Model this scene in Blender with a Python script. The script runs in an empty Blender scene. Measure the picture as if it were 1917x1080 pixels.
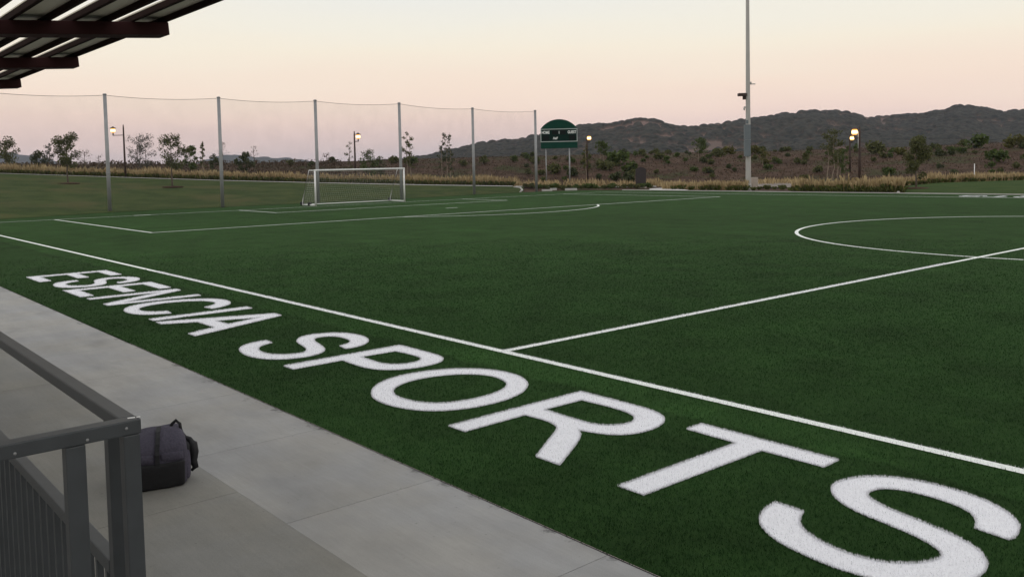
import bpy, bmesh, math, random
import numpy as np
from mathutils import Vector, Matrix

random.seed(7)
RNG = np.random.default_rng(11)
sc = bpy.context.scene
COL = sc.collection
rad = math.radians

# ------------------------------------------------------------------ camera
FPX, YAW, PITCH, ROLL = 1651.2224, -0.86580, 0.05770, 0.01990      # focal length in px of a 1917 px wide frame
CAM = np.array([9.5453, -7.8653, 2.6041])
PX, PY = 958.5, 404.468
_f = np.array([math.sin(YAW) * math.cos(PITCH), math.cos(YAW) * math.cos(PITCH), -math.sin(PITCH)])
_r = np.array([math.cos(YAW), -math.sin(YAW), 0.0])
_d = np.cross(_f, _r)
_c, _s = math.cos(ROLL), math.sin(ROLL)
CM = np.array([_c * _r + _s * _d, -_s * _r + _c * _d, _f])          # rows: right, down, forward
cam_data = bpy.data.cameras.new('camera')
cam_data.sensor_width = 36.0
cam_data.lens = 36.0 * FPX / 1917.0
cam_data.shift_y = -(540 - PY) / 1917.0
cam_data.clip_start = 0.05
cam_data.clip_end = 20000
cam = bpy.data.objects.new('camera', cam_data)
COL.objects.link(cam)
m3 = Matrix((tuple(CM[0]), tuple(-CM[1]), tuple(-CM[2]))).transposed()
cam.matrix_world = Matrix.Translation(CAM) @ m3.to_4x4()
sc.camera = cam

# ------------------------------------------------------------------ world: twilight sky opposite the set sun
world = bpy.data.worlds.new('World')
sc.world = world
world.use_nodes = True
nt = world.node_tree
nt.nodes.clear()
N = nt.nodes.new
out = N('ShaderNodeOutputWorld'); bg = N('ShaderNodeBackground')
tc = N('ShaderNodeTexCoord'); sep = N('ShaderNodeSeparateXYZ')
asin = N('ShaderNodeMath'); asin.operation = 'ARCSINE'
mr = N('ShaderNodeMapRange'); mr.inputs[1].default_value = rad(-6); mr.inputs[2].default_value = rad(90)
ramp = N('ShaderNodeValToRGB')
SKY = [(-6, (.36, .31, .30)), (0, (.675, .57, .58)), (.8, (.74, .61, .605)), (2.0, (.85, .66, .61)), (3.2, (.935, .73, .635)), (4.6, (.965, .79, .66)),
       (7.2, (.955, .87, .725)), (9.0, (.92, .88, .77)), (11, (.87, .865, .81)), (18, (.93, .925, .90)), (35, (.98, .975, .97)), (90, (.93, .935, .955))]
els = ramp.color_ramp.elements
while len(els) > 1: els.remove(els[-1])
for i, (e, c) in enumerate(SKY):
    el = els[0] if i == 0 else els.new((e + 6) / 96)
    el.position = (e + 6) / 96
    el.color = (*c, 1)
ramp.color_ramp.interpolation = 'B_SPLINE' if False else 'LINEAR'
nz = N('ShaderNodeTexNoise'); nz.inputs['Scale'].default_value = 2.0; nz.inputs['Detail'].default_value = 2
mp = N('ShaderNodeMapping'); mp.inputs['Scale'].default_value = (1, 1, 9)
nzm = N('ShaderNodeMapRange'); nzm.inputs[1].default_value = .3; nzm.inputs[2].default_value = .7; nzm.inputs[3].default_value = -.012; nzm.inputs[4].default_value = .012
add = N('ShaderNodeMath'); add.operation = 'ADD'
L = nt.links.new
L(tc.outputs['Generated'], sep.inputs[0]); L(sep.outputs['Z'], asin.inputs[0]); L(tc.outputs['Generated'], mp.inputs[0]); L(mp.outputs[0], nz.inputs['Vector'])
L(nz.outputs[0], nzm.inputs[0]); L(asin.outputs[0], add.inputs[0]); L(nzm.outputs[0], add.inputs[1])
L(add.outputs[0], mr.inputs[0]); L(mr.outputs[0], ramp.inputs[0]); L(ramp.outputs[0], bg.inputs[0]); L(bg.outputs[0], out.inputs['Surface'])
bg.inputs[1].default_value = 1.0

# weak, very soft after-glow of the set sun, from behind the camera
sun_d = bpy.data.lights.new('sun', 'SUN')
sun_d.energy = 0.12; sun_d.angle = rad(60); sun_d.color = (1.0, .88, .78)
sun = bpy.data.objects.new('sun', sun_d); COL.objects.link(sun)
sun.rotation_euler = (rad(72), 0, rad(-20))

sc.view_settings.view_transform = 'Standard'
sc.view_settings.look = 'None'
sc.view_settings.exposure = 0.0
sc.view_settings.gamma = 1.0

# ------------------------------------------------------------------ helpers
def at(u, v, d):
    """world point seen at photo pixel (u,v) at depth d along the view axis"""
    return CAM + d * (CM.T @ np.array([(u - PX) / FPX, (v - PY) / FPX, 1.0]))
def horizon(u): return 328.144 - .019899 * u

def tag(o, label=None, cat=None, group=None, kind=None):
    if label: o['label'] = label
    if cat: o['category'] = cat
    if group: o['group'] = group
    if kind: o['kind'] = kind
    return o
def empty(name, loc, label=None, cat=None, group=None, rz=0):
    o = bpy.data.objects.new(name, None); COL.objects.link(o)
    o.location = loc; o.rotation_euler = (0, 0, rz)
    o.empty_display_size = .2
    return tag(o, label, cat, group)
def link_mesh(name, me, mat, parent=None, loc=None):
    o = bpy.data.objects.new(name, me); COL.objects.link(o)
    if mat is not None:
        for m in (mat if isinstance(mat, (list, tuple)) else [mat]): me.materials.append(m)
    if parent: o.parent = parent
    if loc is not None: o.location = loc
    return o
def mesh_np(name, V, F, smooth=False):
    me = bpy.data.meshes.new(name)
    V = np.asarray(V, np.float32); F = np.asarray(F, np.int32)
    me.vertices.add(len(V)); me.vertices.foreach_set('co', V.ravel())
    n, k = F.shape
    me.loops.add(n * k); me.loops.foreach_set('vertex_index', F.ravel())
    me.polygons.add(n)
    me.polygons.foreach_set('loop_start', np.arange(0, n * k, k, dtype=np.int32))
    me.polygons.foreach_set('use_smooth', np.full(n, smooth))
    me.update(calc_edges=True)
    return me
class MB:
    """collects shapes into one mesh"""
    def __init__(s): s.bm = bmesh.new()
    def box(s, x0, x1, y0, y1, z0, z1, mat=None, bev=0):
        r = bmesh.ops.create_cube(s.bm, size=1)
        M = Matrix.Translation(((x0 + x1) / 2, (y0 + y1) / 2, (z0 + z1) / 2)) @ Matrix.Diagonal((x1 - x0, y1 - y0, z1 - z0, 1))
        if mat is not None: M = mat @ M
        bmesh.ops.transform(s.bm, matrix=M, verts=r['verts'])
        if bev:
            ed = list({e for v in r['verts'] for e in v.link_edges})
            bmesh.ops.bevel(s.bm, geom=ed, offset=bev, segments=2, affect='EDGES', profile=.6)
        return s
    def tube(s, pts, rr, seg=10, cap=True):
        rr = [float(q) for q in rr] if isinstance(rr, (list, tuple)) else float(rr)
        pts = [Vector(p) for p in pts]
        if not isinstance(rr, (list, tuple)): rr = [rr] * len(pts)
        rings = []
        for i, p in enumerate(pts):
            t = (pts[min(i + 1, len(pts) - 1)] - pts[max(i - 1, 0)]).normalized()
            a = Vector((0, 0, 1)) if abs(t.z) < .9 else Vector((1, 0, 0))
            u = t.cross(a).normalized(); w = t.cross(u)
            rings.append([s.bm.verts.new(p + rr[i] * (math.cos(k * 2 * math.pi / seg) * u + math.sin(k * 2 * math.pi / seg) * w)) for k in range(seg)])
        for A, B in zip(rings, rings[1:]):
            for k in range(seg):
                f = s.bm.faces.new((A[k], A[(k + 1) % seg], B[(k + 1) % seg], B[k])); f.smooth = seg > 5
        if cap:
            s.bm.faces.new(rings[0][::-1]); s.bm.faces.new(rings[-1])
        return s
    def lathe(s, prof, seg=24, loc=(0, 0, 0)):
        rings = [[s.bm.verts.new((loc[0] + r * math.cos(k * 2 * math.pi / seg), loc[1] + r * math.sin(k * 2 * math.pi / seg), loc[2] + z)) for k in range(seg)] for r, z in prof]
        for A, B in zip(rings, rings[1:]):
            for k in range(seg):
                f = s.bm.faces.new((A[k], A[(k + 1) % seg], B[(k + 1) % seg], B[k])); f.smooth = True
        s.bm.faces.new(rings[0][::-1]); s.bm.faces.new(rings[-1])
        return s
    def poly(s, pts, z0, z1):
        """extruded polygon"""
        a = [s.bm.verts.new((p[0], p[1], z0)) for p in pts]; b = [s.bm.verts.new((p[0], p[1], z1)) for p in pts]
        n = len(pts)
        s.bm.faces.new(b); s.bm.faces.new(a[::-1])
        for i in range(n): s.bm.faces.new((a[i], a[(i + 1) % n], b[(i + 1) % n], b[i]))
        return s
    def build(s, name, mat, parent=None, loc=None):
        bmesh.ops.recalc_face_normals(s.bm, faces=s.bm.faces)
        me = bpy.data.meshes.new(name); s.bm.to_mesh(me); s.bm.free()
        return link_mesh(name, me, mat, parent, loc)
def copy_tree(o, parent=None):
    c = o.copy(); COL.objects.link(c)
    if parent: c.parent = parent
    for ch in list(o.children): copy_tree(ch, c)
    return c

# value noise in numpy
_T = RNG.random((256, 256))
def vnoise(x, y):
    xi = np.floor(x).astype(int); yi = np.floor(y).astype(int); fx = x - xi; fy = y - yi
    fx = fx * fx * (3 - 2 * fx); fy = fy * fy * (3 - 2 * fy)
    g = lambda a, b: _T[a & 255, b & 255]
    return (g(xi, yi) * (1 - fx) + g(xi + 1, yi) * fx) * (1 - fy) + (g(xi, yi + 1) * (1 - fx) + g(xi + 1, yi + 1) * fx) * fy
def fbm(x, y, o=4):
    s = 0; a = .5
    for i in range(o): s = s + a * vnoise(x * 2 ** i + 17 * i, y * 2 ** i + 31 * i); a *= .5
    return s

# ------------------------------------------------------------------ materials
def mat_nodes(name):
    m = bpy.data.materials.new(name); m.use_nodes = True
    t = m.node_tree; b = t.nodes['Principled BSDF']
    return m, t, b
def simple(name, col, rough=.6, metal=0, noise=.12, scale=8, bump=0, spec=.5, coords='Object', detail=5):
    m, t, b = mat_nodes(name)
    tcn = t.nodes.new('ShaderNodeTexCoord'); n = t.nodes.new('ShaderNodeTexNoise')
    n.inputs['Scale'].default_value = scale; n.inputs['Detail'].default_value = detail
    r = t.nodes.new('ShaderNodeMapRange'); r.inputs[1].default_value = .25; r.inputs[2].default_value = .75
    r.inputs[3].default_value = 1 - noise; r.inputs[4].default_value = 1 + noise
    mx = t.nodes.new('ShaderNodeVectorMath'); mx.operation = 'SCALE'; mx.inputs[0].default_value = col
    t.links.new(tcn.outputs[coords], n.inputs['Vector']); t.links.new(n.outputs[0], r.inputs[0]); t.links.new(r.outputs[0], mx.inputs['Scale'])
    t.links.new(mx.outputs[0], b.inputs['Base Color'])
    b.inputs['Roughness'].default_value = rough; b.inputs['Metallic'].default_value = metal; b.inputs['Specular IOR Level'].default_value = spec
    if bump:
        bp = t.nodes.new('ShaderNodeBump'); bp.inputs['Strength'].default_value = bump; bp.inputs['Distance'].default_value = .02
        t.links.new(n.outputs[0], bp.inputs['Height']); t.links.new(bp.outputs[0], b.inputs['Normal'])
    return m
def two_tone(name, c1, c2, scale, scale2=None, rough=.9, bump=.0, c3=None, stretch=(1, 1, 1), lo=.4, hi=.6, spec=.2, dist=.05, fine=60, fineamt=.25):
    m, t, b = mat_nodes(name)
    g = t.nodes.new('ShaderNodeNewGeometry'); mpn = t.nodes.new('ShaderNodeMapping'); mpn.inputs['Scale'].default_value = stretch
    n1 = t.nodes.new('ShaderNodeTexNoise'); n1.inputs['Scale'].default_value = scale; n1.inputs['Detail'].default_value = 6
    t.links.new(g.outputs['Position'], mpn.inputs[0]); t.links.new(mpn.outputs[0], n1.inputs['Vector'])
    r = t.nodes.new('ShaderNodeMapRange'); r.inputs[1].default_value = lo; r.inputs[2].default_value = hi
    t.links.new(n1.outputs[0], r.inputs[0])
    mx = t.nodes.new('ShaderNodeMix'); mx.data_type = 'RGBA'; mx.inputs[6].default_value = (*c1, 1); mx.inputs[7].default_value = (*c2, 1)
    t.links.new(r.outputs[0], mx.inputs[0])
    col = mx.outputs[2]
    if c3 is not None:
        n3 = t.nodes.new('ShaderNodeTexNoise'); n3.inputs['Scale'].default_value = scale2; n3.inputs['Detail'].default_value = 4
        t.links.new(mpn.outputs[0], n3.inputs['Vector'])
        r3 = t.nodes.new('ShaderNodeMapRange'); r3.inputs[1].default_value = .52; r3.inputs[2].default_value = .66
        t.links.new(n3.outputs[0], r3.inputs[0])
        mx3 = t.nodes.new('ShaderNodeMix'); mx3.data_type = 'RGBA'; mx3.inputs[7].default_value = (*c3, 1)
        t.links.new(r3.outputs[0], mx3.inputs[0]); t.links.new(col, mx3.inputs[6]); col = mx3.outputs[2]
    n2 = t.nodes.new('ShaderNodeTexNoise'); n2.inputs['Scale'].default_value = fine; n2.inputs['Detail'].default_value = 3
    t.links.new(mpn.outputs[0], n2.inputs['Vector'])
    r2 = t.nodes.new('ShaderNodeMapRange'); r2.inputs[1].default_value = .25; r2.inputs[2].default_value = .75; r2.inputs[3].default_value = 1 - fineamt; r2.inputs[4].default_value = 1 + fineamt
    t.links.new(n2.outputs[0], r2.inputs[0])
    sm = t.nodes.new('ShaderNodeVectorMath'); sm.operation = 'SCALE'
    t.links.new(col, sm.inputs[0]); t.links.new(r2.outputs[0], sm.inputs['Scale']); t.links.new(sm.outputs[0], b.inputs['Base Color'])
    b.inputs['Roughness'].default_value = rough; b.inputs['Specular IOR Level'].default_value = spec
    if bump:
        bp = t.nodes.new('ShaderNodeBump'); bp.inputs['Strength'].default_value = bump; bp.inputs['Distance'].default_value = dist
        t.links.new(n2.outputs[0], bp.inputs['Height']); t.links.new(bp.outputs[0], b.inputs['Normal'])
    return m
def leaf_mat(name, c1, c2, scale=1.5, trans=.25):
    m, t, b = mat_nodes(name)
    g = t.nodes.new('ShaderNodeNewGeometry'); mx = t.nodes.new('ShaderNodeMix'); mx.data_type = 'RGBA'
    mx.inputs[6].default_value = (*c1, 1); mx.inputs[7].default_value = (*c2, 1)
    t.links.new(g.outputs['Random Per Island'], mx.inputs[0]); t.links.new(mx.outputs[2], b.inputs['Base Color'])
    b.inputs['Roughness'].default_value = .7; b.inputs['Specular IOR Level'].default_value = .08
    tr = t.nodes.new('ShaderNodeBsdfTranslucent'); ms = t.nodes.new('ShaderNodeMixShader'); ms.inputs[0].default_value = trans
    t.links.new(mx.outputs[2], tr.inputs[0]); t.links.new(b.outputs[0], ms.inputs[1]); t.links.new(tr.outputs[0], ms.inputs[2])
    t.links.new(ms.outputs[0], t.nodes['Material Output'].inputs['Surface'])
    return m

def band(t, g):
    sp = t.nodes.new('ShaderNodeSeparateXYZ'); t.links.new(g.outputs['Position'], sp.inputs[0])
    w = t.nodes.new('ShaderNodeTexNoise'); w.inputs['Scale'].default_value = .8; t.links.new(g.outputs['Position'], w.inputs['Vector'])
    wy = t.nodes.new('ShaderNodeMath'); wy.operation = 'MULTIPLY_ADD'; wy.inputs[1].default_value = .35; t.links.new(w.outputs[0], wy.inputs[0]); t.links.new(sp.outputs['Y'], wy.inputs[2])
    cr = t.nodes.new('ShaderNodeValToRGB'); e = cr.color_ramp.elements
    mrn = t.nodes.new('ShaderNodeMapRange'); mrn.inputs[1].default_value = -2.2; mrn.inputs[2].default_value = 1.8; t.links.new(wy.outputs[0], mrn.inputs[0]); t.links.new(mrn.outputs[0], cr.inputs[0])
    e[0].position = .30; e[0].color = (.46, .46, .46, 1); e[1].position = .39; e[1].color = (.40, .40, .40, 1)
    for p_, c_ in ((.42, .59), (.54, .58), (.60, .49), (.80, .50)): q = e.new(p_); q.color = (c_, c_, c_, 1)
    o = t.nodes.new('ShaderNodeMath'); o.operation = 'MULTIPLY'; o.inputs[1].default_value = 2.0; t.links.new(cr.outputs[0], o.inputs[0])
    big = t.nodes.new('ShaderNodeTexNoise'); big.inputs['Scale'].default_value = .75; big.inputs['Detail'].default_value = 5; t.links.new(g.outputs['Position'], big.inputs['Vector'])
    br = t.nodes.new('ShaderNodeMapRange'); br.inputs[1].default_value = .3; br.inputs[2].default_value = .7; br.inputs[3].default_value = .80; br.inputs[4].default_value = 1.20; t.links.new(big.outputs[0], br.inputs[0])
    o2 = t.nodes.new('ShaderNodeMath'); o2.operation = 'MULTIPLY'; t.links.new(o.outputs[0], o2.inputs[0]); t.links.new(br.outputs[0], o2.inputs[1]); return o2.outputs[0]
def turf_mat(name, white=False):
    m, t, b = mat_nodes(name)
    g = t.nodes.new('ShaderNodeNewGeometry')
    def noise(scale, detail, stretch=(1, 1, 1), rough=.6):
        mpn = t.nodes.new('ShaderNodeMapping'); mpn.inputs['Scale'].default_value = stretch
        n = t.nodes.new('ShaderNodeTexNoise'); n.inputs['Scale'].default_value = scale; n.inputs['Detail'].default_value = detail; n.inputs['Roughness'].default_value = rough
        t.links.new(g.outputs['Position'], mpn.inputs[0]); t.links.new(mpn.outputs[0], n.inputs['Vector']); return n.outputs[0]
    def rng(s, a, bb, lo, hi):
        r = t.nodes.new('ShaderNodeMapRange'); r.inputs[1].default_value = a; r.inputs[2].default_value = bb; r.inputs[3].default_value = lo; r.inputs[4].default_value = hi
        t.links.new(s, r.inputs[0]); return r.outputs[0]
    def mul(a, bb):
        x = t.nodes.new('ShaderNodeMath'); x.operation = 'MULTIPLY'; t.links.new(a, x.inputs[0]); t.links.new(bb, x.inputs[1]); return x.outputs[0]
    fine = rng(noise(95, 4, rough=.75), .28, .72, .5, 1.5)
    if white:
        base = t.nodes.new('ShaderNodeVectorMath'); base.operation = 'SCALE'; base.inputs[0].default_value = (.78, .78, .81)
        k = rng(noise(95, 4, rough=.75), .28, .72, .84, 1.1)
        t.links.new(k, base.inputs['Scale']); t.links.new(base.outputs[0], b.inputs['Base Color'])
    else:
        mid = rng(noise(1.1, 5), .3, .7, .86, 1.14)
        nap = rng(noise(.35, 3, (.12, 1.4, 1)), .3, .7, .90, 1.10)
        big = rng(noise(.06, 3), .35, .65, .9, 1.1)
        seam = t.nodes.new('ShaderNodeTexWhiteNoise'); seam.noise_dimensions = '1D'
        sy = t.nodes.new('ShaderNodeSeparateXYZ'); t.links.new(g.outputs['Position'], sy.inputs[0])
        sd = t.nodes.new('ShaderNodeMath'); sd.operation = 'MULTIPLY_ADD'; sd.inputs[1].default_value = 1 / 4.57; sd.inputs[2].default_value = .12; t.links.new(sy.outputs['X'], sd.inputs[0])
        sf = t.nodes.new('ShaderNodeMath'); sf.operation = 'FLOOR'; t.links.new(sd.outputs[0], sf.inputs[0]); t.links.new(sf.outputs[0], seam.inputs['W'])
        k = mul(mul(mul(fine, mid), mul(nap, big)), rng(seam.outputs['Value'], 0, 1, .955, 1.045))
        k = mul(k, band(t, g))
        hue = t.nodes.new('ShaderNodeMix'); hue.data_type = 'RGBA'; hue.inputs[6].default_value = (*TG1, 1); hue.inputs[7].default_value = (*TG2, 1)
        t.links.new(rng(noise(6, 4), .35, .65, 0, 1), hue.inputs[0])
        sm = t.nodes.new('ShaderNodeVectorMath'); sm.operation = 'SCALE'
        t.links.new(hue.outputs[2], sm.inputs[0]); t.links.new(k, sm.inputs['Scale']); t.links.new(sm.outputs[0], b.inputs['Base Color'])
        b.inputs['Sheen Weight'].default_value = .03; b.inputs['Sheen Roughness'].default_value = .55; b.inputs['Sheen Tint'].default_value = (.50, .62, .30, 1)
    b.inputs['Roughness'].default_value = .9; b.inputs['Specular IOR Level'].default_value = .04
    bp = t.nodes.new('ShaderNodeBump'); bp.inputs['Strength'].default_value = .15 if white else .55; bp.inputs['Distance'].default_value = .02
    t.links.new(fine, bp.inputs['Height']); t.links.new(bp.outputs[0], b.inputs['Normal'])
    return m
TG1, TG2 = (.0160, .0470, .0105), (.0228, .0565, .0140)
M_turf = turf_mat('artificial turf')
M_white = turf_mat('white turf', True)
M_fibre = leaf_mat('turf fibre', (.0125, .0400, .0102), (.0220, .058, .0172), trans=.12)
_t = M_fibre.node_tree; _g = [n for n in _t.nodes if n.type == 'NEW_GEOMETRY'][0]; _m = [n for n in _t.nodes if n.type == 'MIX'][0]
_k = _t.nodes.new('ShaderNodeVectorMath'); _k.operation = 'SCALE'; _t.links.new(_m.outputs[2], _k.inputs[0]); _t.links.new(band(_t, _g), _k.inputs['Scale'])
for _n in list(_t.nodes):
    if _n.type == 'BSDF_PRINCIPLED': _t.links.new(_k.outputs[0], _n.inputs['Base Color'])
    if _n.type == 'BSDF_TRANSLUCENT': _t.links.new(_k.outputs[0], _n.inputs[0])
M_wfibre = leaf_mat('white turf fibre', (.76, .76, .79), (.88, .88, .91), trans=.3)
M_line = simple('white line fibre', (.76, .79, .75), .85, noise=.1, scale=40, spec=.1, coords='Object')

def concrete_mat(name, c, slab):
    m, t, b = mat_nodes(name)
    g = t.nodes.new('ShaderNodeNewGeometry')
    def noise(scale, detail, stretch=(1, 1, 1), rough=.6, off=0):
        mpn = t.nodes.new('ShaderNodeMapping'); mpn.inputs['Scale'].default_value = stretch; mpn.inputs['Location'].default_value = (off, off, 0)
        n = t.nodes.new('ShaderNodeTexNoise'); n.inputs['Scale'].default_value = scale; n.inputs['Detail'].default_value = detail; n.inputs['Roughness'].default_value = rough
        t.links.new(g.outputs['Position'], mpn.inputs[0]); t.links.new(mpn.outputs[0], n.inputs['Vector']); return n.outputs[0]
    def rng(s, a, bb, lo, hi):
        r = t.nodes.new('ShaderNodeMapRange'); r.inputs[1].default_value = a; r.inputs[2].default_value = bb; r.inputs[3].default_value = lo; r.inputs[4].default_value = hi
        t.links.new(s, r.inputs[0]); return r.outputs[0]
    def mul(a, bb):
        x = t.nodes.new('ShaderNodeMath'); x.operation = 'MULTIPLY'; t.links.new(a, x.inputs[0]); t.links.new(bb, x.inputs[1]); return x.outputs[0]
    k = mul(rng(noise(1.3, 7, rough=.7), .3, .7, .89, 1.09), rng(noise(160, 3), .25, .75, .86, 1.14))
    k = mul(k, rng(noise(14, 6, (.25, 3.0, 1), rough=.75, off=31), .3, .7, .94, 1.06))
    k = mul(k, rng(noise(1.2, 4, (.35, 2.2, 1), off=3), .35, .7, 1.05, .9))           # broom streaks across the walk
    k = mul(k, rng(noise(.55, 3, (1, 1.6, 1), off=9),   .55, .70, 1.0, .80))            # damp stains
    k = mul(k, rng(noise(22, 2, off=5), .70, .76, 1.0, .62))                          # little dark spots
    sx = t.nodes.new('ShaderNodeSeparateXYZ'); t.links.new(g.outputs['Position'], sx.inputs[0])
    edge = rng(sx.outputs['Y'], -4.02, -3.70, 0, .30)
    sp = t.nodes.new('ShaderNodeMath'); sp.operation = 'ADD'; t.links.new(noise(2.6, 5, rough=.8, off=21), sp.inputs[0]); t.links.new(edge, sp.inputs[1])
    k = mul(k, rng(sp.outputs[0], .80, .90, 1.0, .42))
    rp = t.nodes.new('ShaderNodeMapRange'); rp.inputs[3].default_value = 1 - slab; rp.inputs[4].default_value = 1 + slab
    t.links.new(g.outputs['Random Per Island'], rp.inputs[0]); k = mul(k, rp.outputs[0])
    hue = t.nodes.new('ShaderNodeMix'); hue.data_type = 'RGBA'; hue.inputs[6].default_value = (*c, 1); hue.inputs[7].default_value = (c[0] * .96, c[1] * .985, c[2] * 1.04, 1)
    t.links.new(rng(noise(.8, 4, off=13), .4, .6, 0, 1), hue.inputs[0])
    sm = t.nodes.new('ShaderNodeVectorMath'); sm.operation = 'SCALE'
    t.links.new(hue.outputs[2], sm.inputs[0]); t.links.new(k, sm.inputs['Scale']); t.links.new(sm.outputs[0], b.inputs['Base Color'])
    b.inputs['Roughness'].default_value = .8; b.inputs['Specular IOR Level'].default_value = .3
    bp = t.nodes.new('ShaderNodeBump'); bp.inputs['Strength'].default_value = .25; bp.inputs['Distance'].default_value = .004
    t.links.new(noise(160, 3), bp.inputs['Height']); t.links.new(bp.outputs[0], b.inputs['Normal'])
    return m
M_conc = concrete_mat('pale broomed concrete', (.290, .282, .264), .045)
M_conc2 = concrete_mat('tan concrete', (.206, .199, .176), .05)
M_kerb = simple('kerb concrete', (.42, .41, .39), .8, noise=.12, scale=3)
M_lawn = two_tone('lawn grass', (.034, .053, .015), (.052, .069, .021), .5, rough=.9, bump=.4, spec=.04, c3=(.066, .070, .026), scale2=.18, fine=14, fineamt=.35)
M_lawn2 = two_tone('lawn grass by the far touchline', (.028, .054, .012), (.042, .066, .017), .5, rough=.9, bump=.4, spec=.04, fine=14, fineamt=.35)
M_mulch = two_tone('brown mulch', (.056, .036, .026), (.086, .057, .042), .6, rough=.95, bump=.0, spec=.03, c3=(.052, .052, .026), scale2=.22, fine=5, fineamt=.3, dist=.12)
M_dirt = two_tone('grey gravel', (.15, .125, .105), (.22, .19, .165), .8, rough=.95, bump=.4, fine=8, fineamt=.3)
M_joist = simple('shade darkened joist brown', (.024, .012, .010), .8, noise=.15, scale=3, spec=.05)  # brown darkened to stand in for skylight blocked behind the joists
M_brown = simple('reddish brown steel paint', (.040, .015, .015), .75, noise=.15, scale=3, spec=.1)
M_deck = simple('grey roof deck', (.66, .62, .50), .6, noise=.06, scale=5)
M_rail = simple('grey railing paint', (.044, .050, .055), .45, noise=.16, scale=14, bump=.03)
M_galv = simple('galvanised steel', (.27, .275, .28), .5, metal=.35, noise=.12, scale=2)
M_pale = simple('pale painted steel', (.40, .39, .37), .55, noise=.08, scale=1.5)
M_goal = simple('white goal paint', (.80, .80, .79), .4, noise=.05, scale=4)
M_black = simple('black rubber', (.012, .012, .013), .7, noise=.2, scale=20)
M_green = simple('dark green scoreboard paint', (.002, .042, .027), .7, noise=.12, scale=2, spec=.15)
M_dgreen = simple('scoreboard face', (.002, .020, .014), .7, noise=.12, scale=2, spec=.1)
M_trim = simple('pale trim', (.45, .50, .48), .5, noise=.05)
M_digit = simple('dark digit window', (.006, .009, .008), .6, noise=.2, scale=6, spec=.1)
M_letter = simple('white sign lettering', (.80, .84, .82), .6, noise=.03)
M_lampbrown = simple('brown lamp post paint', (.040, .020, .015), .6, noise=.2, scale=5)
M_box = simple('grey cabinet paint', (.13, .155, .17), .5, noise=.06, scale=3)
M_bark = simple('grey bark', (.11, .085, .065), .9, noise=.3, scale=12, bump=.4)
M_barkpale = simple('pale bark', (.24, .19, .145), .9, noise=.25, scale=8, bump=.3)
M_sign = simple('dark brown board', (.028, .021, .021), .7, noise=.15, scale=4)
M_pedestal = simple('tan concrete pedestal', (.40, .34, .29), .85, noise=.1, scale=5)
M_bag = simple('grey purple canvas', (.062, .057, .078), .85, noise=.25, scale=60, bump=.15, spec=.2)
M_bagblk = simple('black nylon', (.0075, .0075, .009), .6, noise=.3, scale=50, bump=.12, spec=.35)
M_strap = simple('black webbing', (.006, .006, .008), .7, noise=.3, scale=90, bump=.1)
M_cable = simple('net cable', (.26, .22, .20), .6)
m, t, b = mat_nodes('lit lamp glass'); M_glow = m
b.inputs['Base Color'].default_value = (.9, .8, .6, 1); b.inputs['Emission Color'].default_value = (1.0, .68, .30, 1); b.inputs['Emission Strength'].default_value = 4.0
m, t, b = mat_nodes('lantern halo glow'); M_halo = m
b.inputs['Base Color'].default_value = (.8, .5, .2, 1); b.inputs['Emission Color'].default_value = (1.0, .48, .12, 1); b.inputs['Emission Strength'].default_value = 1.1  # weak orange emission on the collars imitates the halo around the light
def net_mat(name, cover, col):
    m, t, b = mat_nodes(name)
    b.inputs['Base Color'].default_value = (*col, 1); b.inputs['Roughness'].default_value = .9
    tr = t.nodes.new('ShaderNodeBsdfTransparent'); ms = t.nodes.new('ShaderNodeMixShader'); 
    n = t.nodes.new('ShaderNodeTexNoise'); n.inputs['Scale'].default_value = .8; n.inputs['Detail'].default_value = 3
    tcn = t.nodes.new('ShaderNodeTexCoord'); t.links.new(tcn.outputs['Object'], n.inputs['Vector'])
    r = t.nodes.new('ShaderNodeMapRange'); r.inputs[1].default_value = .3; r.inputs[2].default_value = .7; r.inputs[3].default_value = cover * .8; r.inputs[4].default_value = cover * 1.2
    t.links.new(n.outputs[0], r.inputs[0]); t.links.new(r.outputs[0], ms.inputs[0])
    t.links.new(tr.outputs[0], ms.inputs[1]); t.links.new(b.outputs[0], ms.inputs[2]); t.links.new(ms.outputs[0], t.nodes['Material Output'].inputs['Surface'])
    return m
M_net = net_mat('fine black netting', .10, (.05, .045, .045))
M_twine = simple('white net twine', (.42, .43, .40), .9, noise=.05)

# ------------------------------------------------------------------ terrain: rows of depth and height along view bearings
def rows(tab):
    us = np.array([r[0] for r in tab], float); vals = np.array([r[1:] for r in tab], float)
    return lambda u, k=0: np.interp(u, us, vals[:, k])
def zv(u, v, d): return CAM[2] - (v - horizon(u)) / FPX * d
# near edge of planting / far edge of the grass berm (the path), by bearing u : depth, photo row
path_r = rows([(-900, 80, 322), (-300, 84, 322), (0, 87, 325.5), (200, 88, 332), (400, 88, 338.5), (600, 88, 343.5), (800, 88, 347.5), (960, 88, 349.8), (1050, 91, 351), (1215, 92, 351), (1300, 84, 351.5), (1500, 78, 352), (1690, 70, 352), (1760, 72, 346), (1917, 74, 341), (2300, 70, 341)])
base_r = rows([(-900, 94, 318), (0, 98, 322), (400, 98, 333), (800, 98, 342), (1000, 99, 346), (1200, 98, 346), (1440, 96, 343), (1560, 92, 341), (1700, 88, 340), (1917, 86, 334), (2300, 84, 334)])
top_r = rows([(-900, 116, 310), (0, 116, 311), (200, 116, 309), (450, 116, 308), (600, 117, 305), (750, 118, 301.5), (900, 119, 296), (1000, 120, 294), (1100, 122, 292), (1200, 124, 290), (1300, 125, 288), (1440, 125, 285), (1560, 124, 281), (1700, 123, 277), (1800, 122, 272), (1917, 121, 266), (2300, 120, 262)])
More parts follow.
